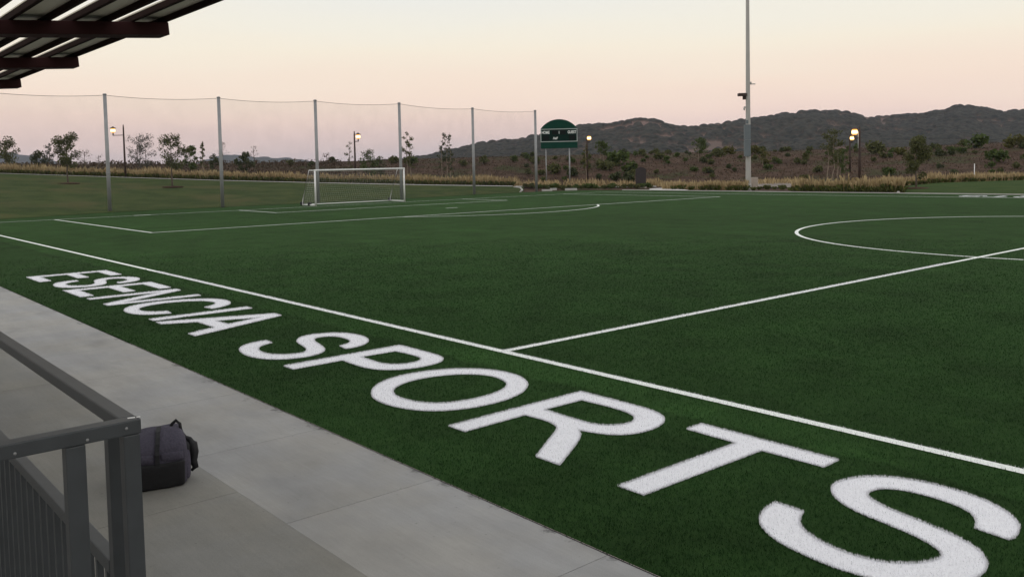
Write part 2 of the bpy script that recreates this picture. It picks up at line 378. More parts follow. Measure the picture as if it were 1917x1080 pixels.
def ud(x, y, z=1.0):
    q = CM @ (np.array([x, y, z]) - CAM)
    return (PX + FPX * q[0] / q[2], q[2]) if q[2] > 1 else (None, q[2])
TURF = [(-44, -3.68), (-49.3, 2.4), (-52.0, 8.5), (-52.4, 12), (-52.0, 20), (-51.9, 28), (-52.2, 34), (-53.1, 41), (-53.5, 46), (-53.3, 49.5), (-52.4, 51.8), (-50.2, 53.8), (-46, 54.42), (70, 54.42), (70, -3.68)]
def turf_edge_depth(u):
    best = None
    dr = at(u, horizon(u), 1.0) - CAM
    for (x0, y0), (x1, y1) in zip(TURF, TURF[1:]):
        A = np.array([[dr[0], -(x1 - x0)], [dr[1], -(y1 - y0)]])
        if abs(np.linalg.det(A)) < 1e-9: continue
        s, k = np.linalg.solve(A, np.array([x0 - CAM[0], y0 - CAM[1]]))
        if -1e-6 <= k <= 1 + 1e-6 and s > 10: best = s if best is None else max(best, s)
    return best if best else 45.0
_eu = np.arange(-1500, 4201, 20.0); _ed = np.array([turf_edge_depth(u) for u in _eu])
edge_d = lambda u: np.interp(u, _eu, _ed)
def ground_z(u, d):
    e = edge_d(u); pd = path_r(u); pz = zv(u, path_r(u, 1), pd)
    bd = max(base_r(u), pd + 3); bz = zv(u, base_r(u, 1), base_r(u)); td = top_r(u); tz = zv(u, top_r(u, 1), td)
    pz = max(pz, .05); bz = max(bz, pz + .05)
    return float(np.interp(d, [e, e + 1.5, pd, pd + 2, bd, (bd * .35 + td * .65), td, td + 12, 220, 380, 3000], [0, .04 + .03 * (pz), pz, pz + .04, bz, bz + (tz - bz) * .75, tz, tz + .3, tz - .5, -4, -12]))
def gpt(u, d):
    z = ground_z(u, d)
    p = at(u, horizon(u), d); 
    v = horizon(u) + (CAM[2] - z) * FPX / d
    return at(u, v, d)

def strip(name, us, near, far, nd, mat, lift=0.0, bump=0.0):
    V = []; 
    for u in us:
        a, b_ = near(u), far(u)
        for k in range(nd + 1):
            d = a + (b_ - a) * k / nd
            p = gpt(u, d).copy(); p[2] += lift + (bump * (fbm(np.array(p[0] * .4), np.array(p[1] * .4), 3) - .45) * math.sin(math.pi * k / nd) ** .5 if bump else 0)
            V.append(p)
    n = nd + 1; F = [(i * n + k, (i + 1) * n + k, (i + 1) * n + k + 1, i * n + k + 1) for i in range(len(us) - 1) for k in range(nd)]
    o = link_mesh(name, mesh_np(name, V, F, True), mat)
    return tag(o, kind='structure')
# the base ground: everything, one sheet to the horizon
V = []; F = []
uu = np.concatenate([np.arange(-1500, 4201, 25.0)])
dd = [14, 18, 24, 30, 35, 40, 44, 48, 52, 56, 60, 64, 68, 72, 76, 80, 84, 88, 90, 92, 94, 96, 98, 100, 103, 106, 109, 112, 115, 118, 121, 124, 127, 130, 135, 145, 160, 200, 260, 380, 700, 1500, 3000, 4100]
for u in uu:
    for d in dd:
        p = gpt(u, d).copy(); e = edge_d(u)
        drop = -.10
        if d > base_r(u): 
            w = min(1, (d - base_r(u)) / 3); drop += w * (.08 + .35 * (fbm(np.array(p[0] * .16), np.array(p[1] * .16), 4) - .47))
        if d < e - 1: p[2] = -.10
        else: p[2] += drop
        V.append(p)
n = len(dd)
F = [(i * n + k, (i + 1) * n + k, (i + 1) * n + k + 1, i * n + k + 1) for i in range(len(uu) - 1) for k in range(n - 1)]
# the ground beside and behind the viewer
k0 = len(V); V += [(-60, -60, -.14), (120, -60, -.14), (120, 54, -.14), (-60, 54, -.14)]; 
ground = link_mesh('ground', mesh_np('ground', V, F, True), M_mulch); tag(ground, kind='structure')
# a low skirt of ground behind the viewer, out to the sides
MBg = MB(); MBg.poly([(-60, -60), (120, -60), (120, 54.0), (60, 54.0), (60, -12), (-60, -12)], -.30, -.12)
tag(MBg.build('ground_behind', M_lawn2), kind='structure')

tag(strip('grass_berm', np.arange(-1500, 981, 20.0), lambda u: edge_d(u) - .15, lambda u: path_r(u) + .1, 14, M_lawn, .012, .10), kind='structure')
tag(strip('lawn', list(np.arange(1692, 4200, 16.0)), lambda u: edge_d(u) + .3, lambda u: max(path_r(u), edge_d(u) + 6) + 2 + min(1, (u - 1690) / 60) * 2.0, 8, M_lawn2, .012, .05), kind='structure')
tag(strip('path', np.arange(-1500, 966, 20.0), lambda u: path_r(u), lambda u: path_r(u) + 1.3, 3, M_kerb, .035), kind='structure')
tag(strip('side_path', np.arange(965, 1230, 12.0), lambda u: path_r(u), lambda u: path_r(u) + 1.2, 2, M_kerb, .03), kind='structure')
tag(strip('apron', np.arange(1216, 1296, 8.0), lambda u: edge_d(u) + .02, lambda u: edge_d(u) + .2 + 6 * max(.02, (1 - abs(u - 1240) / 56.0)), 3, M_kerb, .03), kind='structure')
tag(strip('gravel_bed', np.arange(1400, 1560, 10.0), lambda u: path_r(u) + .5, lambda u: base_r(u) - 1, 4, M_dirt, .02, .06), kind='structure')
kb = MB(); kb.box(-47.5, 70, 54.45, 54.75, -.1, .055)
tag(kb.build('kerb', M_kerb), kind='structure')
# curved kerb ends
kb = MB(); kb.tube([gpt(962, 87.6) + np.array([0, 0, .04]), gpt(974, 87.2) + np.array([0, 0, .05]), gpt(978, 85.5) + np.array([0, 0, .05]), gpt(974, edge_d(974) + .3) + np.array([0, 0, .03])], .09, 6)
tag(kb.build('path_kerb', M_kerb), kind='structure')
kb = MB(); kb.tube([gpt(1681, edge_d(1681) + .4) + np.array([0, 0, .04]), gpt(1690, 66.5) + np.array([0, 0, .06]), gpt(1692, 68.5) + np.array([0, 0, .06]), gpt(1687, 70.5) + np.array([0, 0, .06])], .10, 6)
tag(kb.build('lawn_kerb', M_kerb), kind='structure')
bm = bmesh.new(); vs = [bm.verts.new((x, y, 0)) for x, y in TURF]; bm.faces.new(vs); bmesh.ops.triangulate(bm, faces=bm.faces)
bmesh.ops.recalc_face_normals(bm, faces=bm.faces)
me = bpy.data.meshes.new('turf_field'); bm.to_mesh(me); bm.free()
if me.polygons[0].normal.z < 0: me.flip_normals()
tag(link_mesh('turf_field', me, M_turf), kind='structure')

# ------------------------------------------------------------------ pavement beside the pitch
pv = MB(); x0 = 3.59 - 1.97 * 22
for i in range(36):
    xa = x0 + 1.97 * i + .0025; xb = xa + 1.965
    pv.box(xa, xb, -5.041, -3.695, -.12, .0, bev=.003)
tag(pv.build('pavement', M_conc), kind='structure')
pv = MB(); x0 = 2.72 - 2.6 * 16
for i in range(26):
    xa = x0 + 2.6 * i + .0025; xb = xa + 2.595
    pv.box(xa, xb, -7.20, -5.043, -.12, .002, bev=.003)
tag(pv.build('inner_pavement', M_conc2), kind='structure')
pv = MB(); pv.box(-40, 22, -7.2, -3.66, -.2, -.015); tag(pv.build('joint_bed', M_black), kind='structure')
# raised spectator terrace under the viewer
pv = MB(); pv.box(-40, 14, -16, -7.21, -.1, .95, bev=.01); tag(pv.build('terrace', M_conc2), kind='structure')

# ------------------------------------------------------------------ pitch markings
LX, W0, W1 = -45.84, -.07, 49.98
YM, YD, XH = 24.99, .9144, .128
FL = 0
def line_strip(mb, pts, w, closed=False, z=.005):
    n = len(pts); L_, R_ = [], []
    for i, p in enumerate(pts):
        a = Vector(pts[i - 1] if (i > 0 or closed) else p); c = Vector(pts[(i + 1) % n] if (i < n - 1 or closed) else p); p = Vector(p)
        d1 = (p - a).normalized() if (p - a).length > 0 else (c - p).normalized(); d2 = (c - p).normalized() if (c - p).length > 0 else d1
        nn = Vector((-(d1 + d2).y, (d1 + d2).x)).normalized(); k = w / 2 / max(.4, nn.dot(Vector((-d1.y, d1.x))))
        L_.append(mb.bm.verts.new((p.x + nn.x * k, p.y + nn.y * k, z))); R_.append(mb.bm.verts.new((p.x - nn.x * k, p.y - nn.y * k, z)))
    for i in range(n if closed else n - 1):
        j = (i + 1) % n; mb.bm.faces.new((L_[i], R_[i], R_[j], L_[j]))
def upward(o):
    bm = bmesh.new(); bm.from_mesh(o.data)
    for f in bm.faces:
        f.normal_update()
        if f.normal.z < 0: f.normal_flip()
    bm.to_mesh(o.data); bm.free(); return o
def marking(name, label, segs, w=.125, cat='field line', z=.005):
    mb = MB()
    for pts, cl in segs: line_strip(mb, pts, w, cl, z)
    return upward(tag(mb.build(name, M_line), label, cat))
def arc(cx, cy, r, a0, a1, n): return [(cx + r * math.cos(a0 + (a1 - a0) * i / n), cy + r * math.sin(a0 + (a1 - a0) * i / n)) for i in range(n + 1)]
marking('touchline', 'long white line on the turf running past the lettering from left edge to right edge', [([(LX, W0), (60, W0)], False)])
marking('touchline', 'white line along the far side of the turf just before the kerb', [([(LX, W1), (60, W1)], False)])
marking('halfway_line', 'white line leaving the near touchline and running up to the right through the circle', [([(XH, W0 + .06), (XH, W1 - .06)], False)])
marking('centre_circle', 'large white circle on the turf at the right edge', [(arc(0, YM, 9.144, 0, 2 * math.pi, 160)[:-1], True)], z=.0065)
marking('goal_line', 'faint white line on the turf passing in front of the goal to the far corner', [([(LX, W0 + .06), (LX, W1 - .06)], False)], w=.10)
x18, x6 = LX + 18 * YD, LX + 6 * YD
marking('penalty_area_line', 'white three sided box line enclosing the larger area before the goal', [([(LX + .06, YM - 22 * YD), (x18, YM - 22 * YD), (x18, YM + 22 * YD), (LX + .06, YM + 22 * YD)], False)])
marking('goal_area_line', 'white three sided box line nearest the goal mouth', [([(LX + .06, YM - 10 * YD), (x6, YM - 10 * YD), (x6, YM + 10 * YD), (LX + .06, YM + 10 * YD)], False)])
a = math.acos(6 / 10)
marking('penalty_arc', 'white arc bulging from the front of the penalty box', [(arc(LX + 12 * YD, YM, 10 * YD, -a, a, 40), False)], z=.0065)
marking('penalty_spot', 'short white dash marking the penalty spot inside the box', [([(LX + 12 * YD, YM - .45), (LX + 12 * YD, YM + .45)], False)], w=.16)
marking('distance_mark', 'short bright dash beside the goal line near the first net post', [([(LX - .15, 9.3), (LX - .15, 10.3)], False)], w=.14)

# lettering woven in white turf
def smooth_poly(p, it=2, lim=42):
    p = [np.array(q, float) for q in p]
    corner = []
    for i in range(len(p)):
        a_, b_ = p[i] - p[i - 1], p[(i + 1) % len(p)] - p[i]
        ang = abs(math.degrees(math.atan2(a_[0] * b_[1] - a_[1] * b_[0], a_ @ b_)))
        corner.append(ang > lim)
    out_ = []
    n = len(p)
    for i in range(n):
        j = (i + 1) % n; a_, b_ = p[i], p[j]
        ta = np.zeros(2) if False else ((p[j] - p[i - 1]) / 2 if not corner[i] else (b_ - a_))
        tb = ((p[(j + 1) % n] - a_) / 2 if not corner[j] else (b_ - a_))
        Ls = np.linalg.norm(b_ - a_)
        ta = ta / (np.linalg.norm(ta) + 1e-9) * Ls; tb = tb / (np.linalg.norm(tb) + 1e-9) * Ls
        for k in range(4):
            s = k / 4; out_.append(tuple((2 * s ** 3 - 3 * s * s + 1) * a_ + (s ** 3 - 2 * s * s + s) * ta + (-2 * s ** 3 + 3 * s * s) * b_ + (s ** 3 - s * s) * tb))
    return out_
S_SH = [(6.056, -2.13), (6.103, -2.254), (6.175, -2.363), (6.30, -2.455), (6.476, -2.52), (6.683, -2.535), (6.859, -2.485), (7.0, -2.35), (7.067, -2.18), (7.045, -2.095), (6.933, -2.006), (6.781, -1.945), (6.56, -1.892), (6.311, -1.835), (6.13, -1.745), (5.992, -1.613), (5.924, -1.46), (5.937, -1.282), (6.02, -1.11), (6.18, -.975), (6.45, -.90), (6.78, -.93), (7.03, -1.05), (7.184, -1.215), (7.245, -1.36), (7.263, -1.485), (7.252, -1.554), (7.025, -1.523), (6.969, -1.37), (6.865, -1.25), (6.70, -1.185), (6.485, -1.168), (6.324, -1.197), (6.225, -1.275), (6.19, -1.385), (6.21, -1.48), (6.30, -1.56), (6.489, -1.635), (6.777, -1.70), (7.001, -1.768), (7.182, -1.87), (7.285, -2.006), (7.33, -2.15), (7.325, -2.32), (7.24, -2.52), (7.09, -2.67), (6.88, -2.755), (6.668, -2.78), (6.449, -2.76), (6.196, -2.694), (6.02, -2.59), (5.91, -2.464), (5.842, -2.297), (5.815, -2.122)]
def E_SH(x, w): return [(x, -2.84), (x + w, -2.84), (x + w, -2.59), (x + .25, -2.59), (x + .25, -1.96), (x + w - .05, -1.96), (x + w - .05, -1.72), (x + .25, -1.72), (x + .25, -1.20), (x + w - .02, -1.20), (x + w - .02, -.95), (x, -.95)]
O_out = [(.805, -2.608), (.985, -2.70), (1.213, -2.745), (1.473, -2.735), (1.714, -2.662), (1.912, -2.533), (2.045, -2.34), (2.124, -2.071), (2.125, -1.72), (2.03, -1.402), (1.873, -1.165), (1.70, -1.01), (1.433, -.892), (1.138, -.866), (.865, -.931), (.64, -1.08), (.467, -1.30), (.365, -1.57), (.345, -1.92), (.446, -2.235), (.62, -2.465)]
O_in = [(.928, -2.399), (1.147, -2.486), (1.40, -2.48), (1.61, -2.405), (1.755, -2.263), (1.83, -2.06), (1.85, -1.822), (1.815, -1.58), (1.73, -1.38), (1.586, -1.225), (1.381, -1.132), (1.15, -1.11), (.92, -1.205), (.755, -1.39), (.665, -1.62), (.64, -1.874), (.695, -2.12), (.80, -2.29)]
C_SH = [(-7.10, -2.20), (-6.80, -2.235), (-6.94, -2.54), (-7.18, -2.725), (-7.531, -2.785), (-7.87, -2.735), (-8.16, -2.58), (-8.36, -2.33), (-8.45, -2.02), (-8.42, -1.64), (-8.27, -1.29), (-8.02, -1.01), (-7.69, -.885), (-7.33, -.90), (-7.05, -1.02), (-6.86, -1.225), (-6.746, -1.478), (-7.043, -1.522), (-7.12, -1.35), (-7.34, -1.18), (-7.64, -1.14), (-7.92, -1.27), (-8.11, -1.54), (-8.18, -1.86), (-8.12, -2.16), (-7.97, -2.38), (-7.754, -2.51), (-7.485, -2.54), (-7.25, -2.43)]
N_SH = [(-10.10, -2.81), (-9.87, -2.81), (-9.87, -1.36), (-8.985, -2.79), (-8.715, -2.79), (-8.665, -.965), (-8.885, -.965), (-8.925, -2.42), (-9.83, -.965), (-10.10, -.965)]
I_SH = [(-6.45, -2.745), (-6.22, -2.745), (-6.22, -.93), (-6.47, -.93)]
A_SH = [(-6.035, -2.76), (-5.764, -2.76), (-5.508, -2.235), (-4.752, -2.235), (-4.525, -2.755), (-4.24, -2.755), (-5.032, -.91), (-5.34, -.91)]
A_IN = [(-5.39, -1.97), (-4.876, -1.955), (-5.134, -1.265)]
P_SH = [(-1.245, -2.705), (-.975, -2.705), (-.985, -1.97), (-.70, -1.99), (-.42, -1.985), (-.183, -1.927), (.0, -1.78), (.10, -1.55), (.105, -1.25), (0, -1.02), (-.2, -.905), (-.55, -.875), (-1.26, -.875)]
P_IN = [(-.99, -1.69), (-.97, -1.135), (-.60, -1.11), (-.32, -1.145), (-.18, -1.29), (-.165, -1.48), (-.29, -1.64), (-.50, -1.71)]
R_SH = [(2.479, -2.735), (2.736, -2.735), (2.715, -1.93), (2.95, -1.915), (3.12, -1.93), (3.25, -1.98), (3.35, -2.085), (3.51, -2.329), (3.774, -2.725), (4.075, -2.725), (3.731, -2.172), (3.60, -2.0), (3.47, -1.895), (3.65, -1.85), (3.81, -1.765), (3.915, -1.63), (3.955, -1.43), (3.92, -1.20), (3.815, -1.02), (3.64, -.91), (3.35, -.862), (2.46, -.862)]
R_IN = [(2.71, -1.66), (2.715, -1.10), (3.15, -1.085), (3.43, -1.115), (3.60, -1.22), (3.668, -1.37), (3.615, -1.54), (3.50, -1.635), (3.36, -1.675)]
T_SH = [(4.768, -2.725), (5.028, -2.725), (5.045, -1.152), (5.652, -1.15), (5.645, -.905), (4.185, -.89), (4.184, -1.12), (4.775, -1.14)]
def sh(p, dx): return [(x + dx, y) for x, y in p]
rigid = lambda p: p
LETTERS = [('E', E_SH(-15.42, 1.38), None, 'sharp', 'white letter E that starts the lettering, far left on the turf'),
           ('S', sh(S_SH, -19.47), None, 'curve', 'white letter S between the two Es of the smaller looking first word'),
           ('E', E_SH(-11.85, 1.40), None, 'sharp', 'white letter E between the S and the N of the first word'),
           ('N', N_SH, None, 'sharp', 'white letter N, the only N in the turf lettering'),
           ('C', C_SH, None, 'curve', 'white letter C, the only C in the turf lettering'),
           ('I', I_SH, None, 'sharp', 'white letter I, a single bar between C and A'),
           ('A', A_SH, [A_IN], 'sharp', 'white letter A ending the first word on the turf'),
           ('S', sh(S_SH, -8.885), None, 'curve', 'white letter S that begins the second word on the turf'),
           ('P', P_SH, [P_IN], 'curve', 'white letter P, the only P in the turf lettering'),
           ('O', O_out, [O_in], 'curve', 'white letter O, the only O in the turf lettering'),
           ('R', R_SH, [R_IN], 'curve', 'white letter R with its leg towards the pavement'),
           ('T', T_SH, None, 'sharp', 'white letter T near the end of the turf lettering'),
           ('S', S_SH, None, 'curve', 'white letter S, largest and nearest, cut by the bottom edge of the picture')]
def inside(px, py, poly):
    c = np.zeros(len(px), bool); n = len(poly)
    for i in range(n):
        x1, y1 = poly[i]; x2, y2 = poly[i - 1]
        with np.errstate(divide='ignore', invalid='ignore'):
            k = ((y1 > py) != (y2 > py)) & (px < (x2 - x1) * (py - y1) / (y2 - y1 + 1e-12) + x1)
        c ^= k
    return c
def blades(px, py, h, w, lean, z0=0.0):
    n = len(px); a_ = RNG.random(n) * 2 * np.pi; b_ = RNG.random(n) * 2 * np.pi
    hh = h * (.6 + .7 * RNG.random(n)); ww = w * (.7 + .6 * RNG.random(n)); le = lean * RNG.random(n)
    V = np.zeros((n, 3, 3), np.float32)
    V[:, 0, 0] = px - ww / 2 * np.cos(a_); V[:, 0, 1] = py - ww / 2 * np.sin(a_); V[:, 0, 2] = z0
    V[:, 1, 0] = px + ww / 2 * np.cos(a_); V[:, 1, 1] = py + ww / 2 * np.sin(a_); V[:, 1, 2] = z0
    V[:, 2, 0] = px + le * np.cos(b_); V[:, 2, 1] = py + le * np.sin(b_); V[:, 2, 2] = z0 + hh
    return V.reshape(-1, 3), np.arange(3 * n).reshape(-1, 3)
all_polys = []
def letter(ch, outer, holes, kind, label, xf=None, group='white letters woven into the turf'):
    loops = [outer] + (holes or [])
    if kind == 'curve': loops = [smooth_poly(l) for l in loops]
    if xf: loops = [[xf(p) for p in l] for l in loops]
    bm = bmesh.new(); edges = []
    for l in loops:
        vs = [bm.verts.new((x, y, .006)) for x, y in l]
        edges += [bm.edges.new((vs[i], vs[(i + 1) % len(vs)])) for i in range(len(vs))]
    bmesh.ops.triangle_fill(bm, use_beauty=True, use_dissolve=False, edges=edges)
    for f in bm.faces:
        f.normal_update()
        if f.normal.z < 0: f.normal_flip()
    me = bpy.data.meshes.new('turf_letter'); bm.to_mesh(me); bm.free()
    lo = link_mesh('turf_letter', me, M_white); tag(lo, label, 'turf letter', group)
    xs = [p[0] for p in loops[0]]; ys = [p[1] for p in loops[0]]
    if xf is None:
        all_polys.append((min(xs), max(xs), min(ys), max(ys), loops))
        area = (max(xs) - min(xs)) * (max(ys) - min(ys)); dist = math.hypot(sum(xs) / len(xs) - CAM[0], sum(ys) / len(ys) - CAM[1])
        n = int(area * 3600 * min(1, (9.0 / dist) ** 1.3))
        px = RNG.uniform(min(xs) - .01, max(xs) + .01, n); py = RNG.uniform(min(ys) - .01, max(ys) + .01, n)
        k = np.zeros(n, bool)
        for l in loops: k ^= inside(px, py, l)
        ex, ey = [], []
        for l in loops:
            for i in range(len(l)):
                (xa, ya), (xb, yb) = l[i], l[i - 1]; m_ = int(math.hypot(xb - xa, yb - ya) * 750 * min(1, 9 / dist)) + 1
                s_ = RNG.random(m_); ex.append(xa + (xb - xa) * s_ + RNG.normal(0, .004, m_)); ey.append(ya + (yb - ya) * s_ + RNG.normal(0, .004, m_))
        px = np.concatenate([px[k]] + ex); py = np.concatenate([py[k]] + ey); k = np.ones(len(px), bool)
        V, F = blades(px[k], py[k], .022, .0048 * max(1, dist / 9), .014, .003)
        link_mesh('pile', mesh_np('pile', V, F), M_wfibre, lo)
    return lo
for ch, o_, h_, k_, lab in LETTERS: letter(ch, o_, h_, k_, lab)
far_labels = {'S': 'small white far-off letter S upside down beside the far kerb', 'T': 'small white far-off letter T upside down beside the far kerb', 'R': 'small white far-off letter R at the right edge beside the far kerb'}
for i in (12, 11, 10):
    ch, o_, h_, k_, _ = LETTERS[i]
    letter(ch, o_, h_, k_, far_labels[ch], xf=lambda p: (-8.0 - p[0], 50.0 - p[1]), group='white letters by the far kerb')

# green fibres of the near turf
def scatter(x0, x1, y0, y1, dens):
    n = int((x1 - x0) * (y1 - y0) * dens); return RNG.uniform(x0, x1, n), RNG.uniform(y0, y1, n)
n = 1450000
dist = RNG.uniform(4.6, 32, n); an = RNG.uniform(-.82, 1.15, n) - YAW * 0
fade = np.clip((32 - dist) / 18, 0, 1) * (dist / 32) ** -.3 * .5
k = RNG.random(n) < fade; dist, an = dist[k], an[k]
hd = np.arctan2(math.cos(YAW), math.sin(YAW)) - an
px = CAM[0] + dist * np.cos(hd); py = CAM[1] + dist * np.sin(hd); k = (py > -3.70) & (py < 40); px, py = px[k], py[k]
keep = np.ones(len(px), bool)
for (xa, xb, ya, yb, loops) in all_polys:
    s = (px > xa - .01) & (px < xb + .01) & (py > ya - .01) & (py < yb + .01); idx = np.nonzero(s)[0]
    k = np.zeros(len(idx), bool)
    for l in loops: k ^= inside(px[idx], py[idx], l)
    keep[idx[k]] = False
keep &= ~((np.abs(py - W0) < .055) | ((np.abs(px - XH) < .055) & (py > W0)))
px, py = px[keep], py[keep]
dist = np.hypot(px - CAM[0], py - CAM[1])
V, F = blades(px, py, .020, .0050 * np.maximum(1, dist / 9), .018, .0)
tag(link_mesh('turf_fibres', mesh_np('turf_fibres', V, F), M_fibre), 'short green artificial grass fibres on the near turf', 'turf fibres', kind='stuff')
# white fibres of the near lines
lo = None
for nm, rngs in (('touchline', (-14, 9, W0 - .0575, W0 + .0575)), ('halfway_line', (XH - .0575, XH + .0575, W0, 14))):
    x_, y_ = scatter(*rngs, 3500); dist = np.hypot(x_ - CAM[0], y_ - CAM[1])
    V, F = blades(x_, y_, .021, .0050 * np.maximum(1, dist / 9), .014, .003)
    link_mesh('pile', mesh_np('pile', V, F), M_wfibre, bpy.data.objects[nm])

# ------------------------------------------------------------------ hills
def ridge(name, prof, d0, d1, d2, ustep, nd, mat, bush_h, bush_s, gully, label=None):
    us = np.arange(prof[0][0], prof[-1][0] + 1, ustep); rv = np.interp(us, [p[0] for p in prof], [p[1] for p in prof])
    ds = np.concatenate([np.linspace(d0, d1, nd), np.linspace(d1, d2, max(3, nd // 6))[1:]])
    U, Dd = np.meshgrid(us, ds, indexing='ij')
    zr = CAM[2] - (rv - horizon(us)) / FPX * d1
    t_ = np.clip((Dd - d0) / (d1 - d0), 0, 1); back = np.clip((Dd - d1) / (d2 - d1), 0, 1)
    X = np.empty(U.shape + (3,))
    for i, u in enumerate(us):
        r = at(u, horizon(u), 1.0) - CAM; X[i] = CAM + ds[:, None] * r[None, :]
    prof_t = t_ ** 1.15
    zb = -4
    g = fbm(X[..., 0] / gully[0], X[..., 1] / gully[0], 4) - .47
    Z = zb + (zr[:, None] - zb) * prof_t * (1 - .7 * back)
    Z = Z + g * gully[1] * np.sin(np.pi * np.clip(t_, 0, 1)) ** .7 * np.clip((zr[:, None] - zb) / 30, .1, 1.5)
    # bushes: rounded bumps around jittered cell points
    bx, by = X[..., 0] / bush_s, X[..., 1] / bush_s
    best = np.zeros(U.shape); ix, iy = np.floor(bx).astype(int), np.floor(by).astype(int)
    cover = fbm(X[..., 0] / 70 + 5, X[..., 1] / 70, 4)
    for a_ in (-1, 0, 1):
        for b_ in (-1, 0, 1):
            cx, cy = ix + a_, iy + b_
            jx = cx + _T[cx & 255, cy & 255]; jy = cy + _T[(cx + 77) & 255, (cy + 13) & 255]; rr = .35 + .75 * _T[(cx + 31) & 255, (cy + 91) & 255]
            has = _T[(cx + 3) & 255, (cy + 57) & 255] < np.clip(.50 + 2.0 * (cover - .36), .28, .86)
            q = np.where(has, np.sqrt(np.clip(1 - ((bx - jx) ** 2 + (by - jy) ** 2) / rr ** 2, 0, 1)) * rr, 0)
            best = np.maximum(best, q)
    Z = Z + best * bush_h * np.clip(t_ * 4, 0, 1)
    X[..., 2] = Z
    n = len(ds); nu = len(us)
    ii, kk = np.meshgrid(np.arange(nu - 1), np.arange(n - 1), indexing='ij'); ii = ii.ravel(); kk = kk.ravel()
    F = np.stack([ii * n + kk, (ii + 1) * n + kk, (ii + 1) * n + kk + 1, ii * n + kk + 1], 1)
    me = mesh_np(name, X.reshape(-1, 3), F, False)
    at_ = me.attributes.new('bush', 'FLOAT', 'POINT'); at_.data.foreach_set('value', np.clip(best * 2.2, 0, 1).astype(np.float32).ravel())
    return tag(link_mesh(name, me, mat), kind='structure')
def hill_mat(name, soil1, soil2, b1, b2):
    m, t, b = mat_nodes(name)
    g = t.nodes.new('ShaderNodeNewGeometry'); A = t.nodes.new('ShaderNodeAttribute'); A.attribute_name = 'bush'
    def nz_(s, c1, c2, lo=.35, hi=.65):
        n = t.nodes.new('ShaderNodeTexNoise'); n.inputs['Scale'].default_value = s; n.inputs['Detail'].default_value = 5; t.links.new(g.outputs['Position'], n.inputs['Vector'])
        r = t.nodes.new('ShaderNodeMapRange'); r.inputs[1].default_value = lo; r.inputs[2].default_value = hi; t.links.new(n.outputs[0], r.inputs[0])
        x = t.nodes.new('ShaderNodeMix'); x.data_type = 'RGBA'; x.inputs[6].default_value = (*c1, 1); x.inputs[7].default_value = (*c2, 1); t.links.new(r.outputs[0], x.inputs[0]); return x.outputs[2]
    x = t.nodes.new('ShaderNodeMix'); x.data_type = 'RGBA'; t.links.new(A.outputs['Fac'], x.inputs[0])
    t.links.new(nz_(.012, soil1, soil2), x.inputs[6]); t.links.new(nz_(.22, b1, b2, .3, .7), x.inputs[7]); t.links.new(x.outputs[2], b.inputs['Base Color'])
    b.inputs['Roughness'].default_value = .95; b.inputs['Specular IOR Level'].default_value = .1
    return m
M_hill = hill_mat('chaparral', (.095, .074, .060), (.165, .108, .090), (.009, .0115, .0095), (.056, .053, .042))
M_far = hill_mat('distant hill', (.05, .055, .05), (.07, .065, .06), (.03, .04, .04), (.05, .055, .05))
ridge('hills', [(700, 306), (760, 301), (800, 294), (830, 288), (860, 282), (885, 274), (905, 271), (925, 268), (945, 265), (965, 266), (1000, 258), (1040, 250), (1080, 241), (1100, 236), (1150, 235), (1175, 229), (1195, 227), (1215, 227), (1240, 231), (1262, 238), (1290, 242), (1320, 238), (1360, 233), (1400, 226), (1440, 221), (1480, 215), (1520, 211), (1560, 211), (1600, 216), (1635, 222), (1665, 221), (1700, 218), (1730, 217), (1760, 210), (1795, 201), (1830, 202), (1860, 210), (1880, 213), (1917, 209), (1980, 205), (2100, 215), (2300, 222), (2600, 214), (3000, 232), (3400, 255), (3600, 262)],
      420, 900, 1300, 1.4, 280, M_hill, 3.6, 5.0, (140, 22))
ridge('far_hills', [(-300, 300), (-100, 292), (0, 289), (30, 289), (60, 292), (80, 298), (100, 303), (125, 309), (150, 318)], 2300, 2900, 3400, 4, 20, M_far, 5, 26, (400, 14))
ridge('far_hills', [(340, 312), (380, 303), (410, 294), (440, 292), (500, 296), (545, 297), (570, 302), (600, 307), (640, 312)], 2300, 2900, 3400, 4, 20, M_far, 5, 26, (400, 14))

# ------------------------------------------------------------------ vegetation
def cards(n, cen, spread, size, flat=.0):
    """n small leaf quads; cen (n,3), size scalar or (n,)"""
    a_ = RNG.normal(size=(n, 3)); a_ /= np.linalg.norm(a_, axis=1)[:, None]
    b_ = RNG.normal(size=(n, 3)); b_ -= (a_ * b_).sum(1)[:, None] * a_; b_ /= np.linalg.norm(b_, axis=1)[:, None]
    s = (size * (.6 + .8 * RNG.random(n)))[:, None]
    V = np.stack([cen - a_ * s, cen - b_ * s * .5, cen + a_ * s, cen + b_ * s * .5], 1)
    return V.reshape(-1, 3), np.arange(4 * n).reshape(-1, 4)
def crown_points(n, clumps):
    """points scattered through ellipsoid clumps (x,y,z,rx,rz)"""
    w = np.array([c[3] ** 2 * c[4] for c in clumps]); k = RNG.choice(len(clumps), n, p=w / w.sum())
    q = RNG.normal(size=(n, 3)); q /= np.linalg.norm(q, axis=1)[:, None]; q *= (RNG.random(n) ** .45)[:, None]
    C = np.array(clumps); return C[k, :3] + q * np.stack([C[k, 3], C[k, 3], C[k, 4]], 1)
LEAF = {'olive': leaf_mat('olive leaves', (.060, .068, .024), (.135, .140, .058)), 'green': leaf_mat('green leaves', (.044, .070, .018), (.105, .135, .044)),
        'dark': leaf_mat('dark leaves', (.040, .052, .022), (.090, .102, .046)), 'grey': leaf_mat('grey green leaves', (.07, .075, .060), (.13, .13, .105)),
        'yellow': leaf_mat('yellow green leaves', (.075, .080, .022), (.14, .13, .045)), 'dry': leaf_mat('dry twigs and leaves', (.06, .045, .03), (.12, .09, .06))}
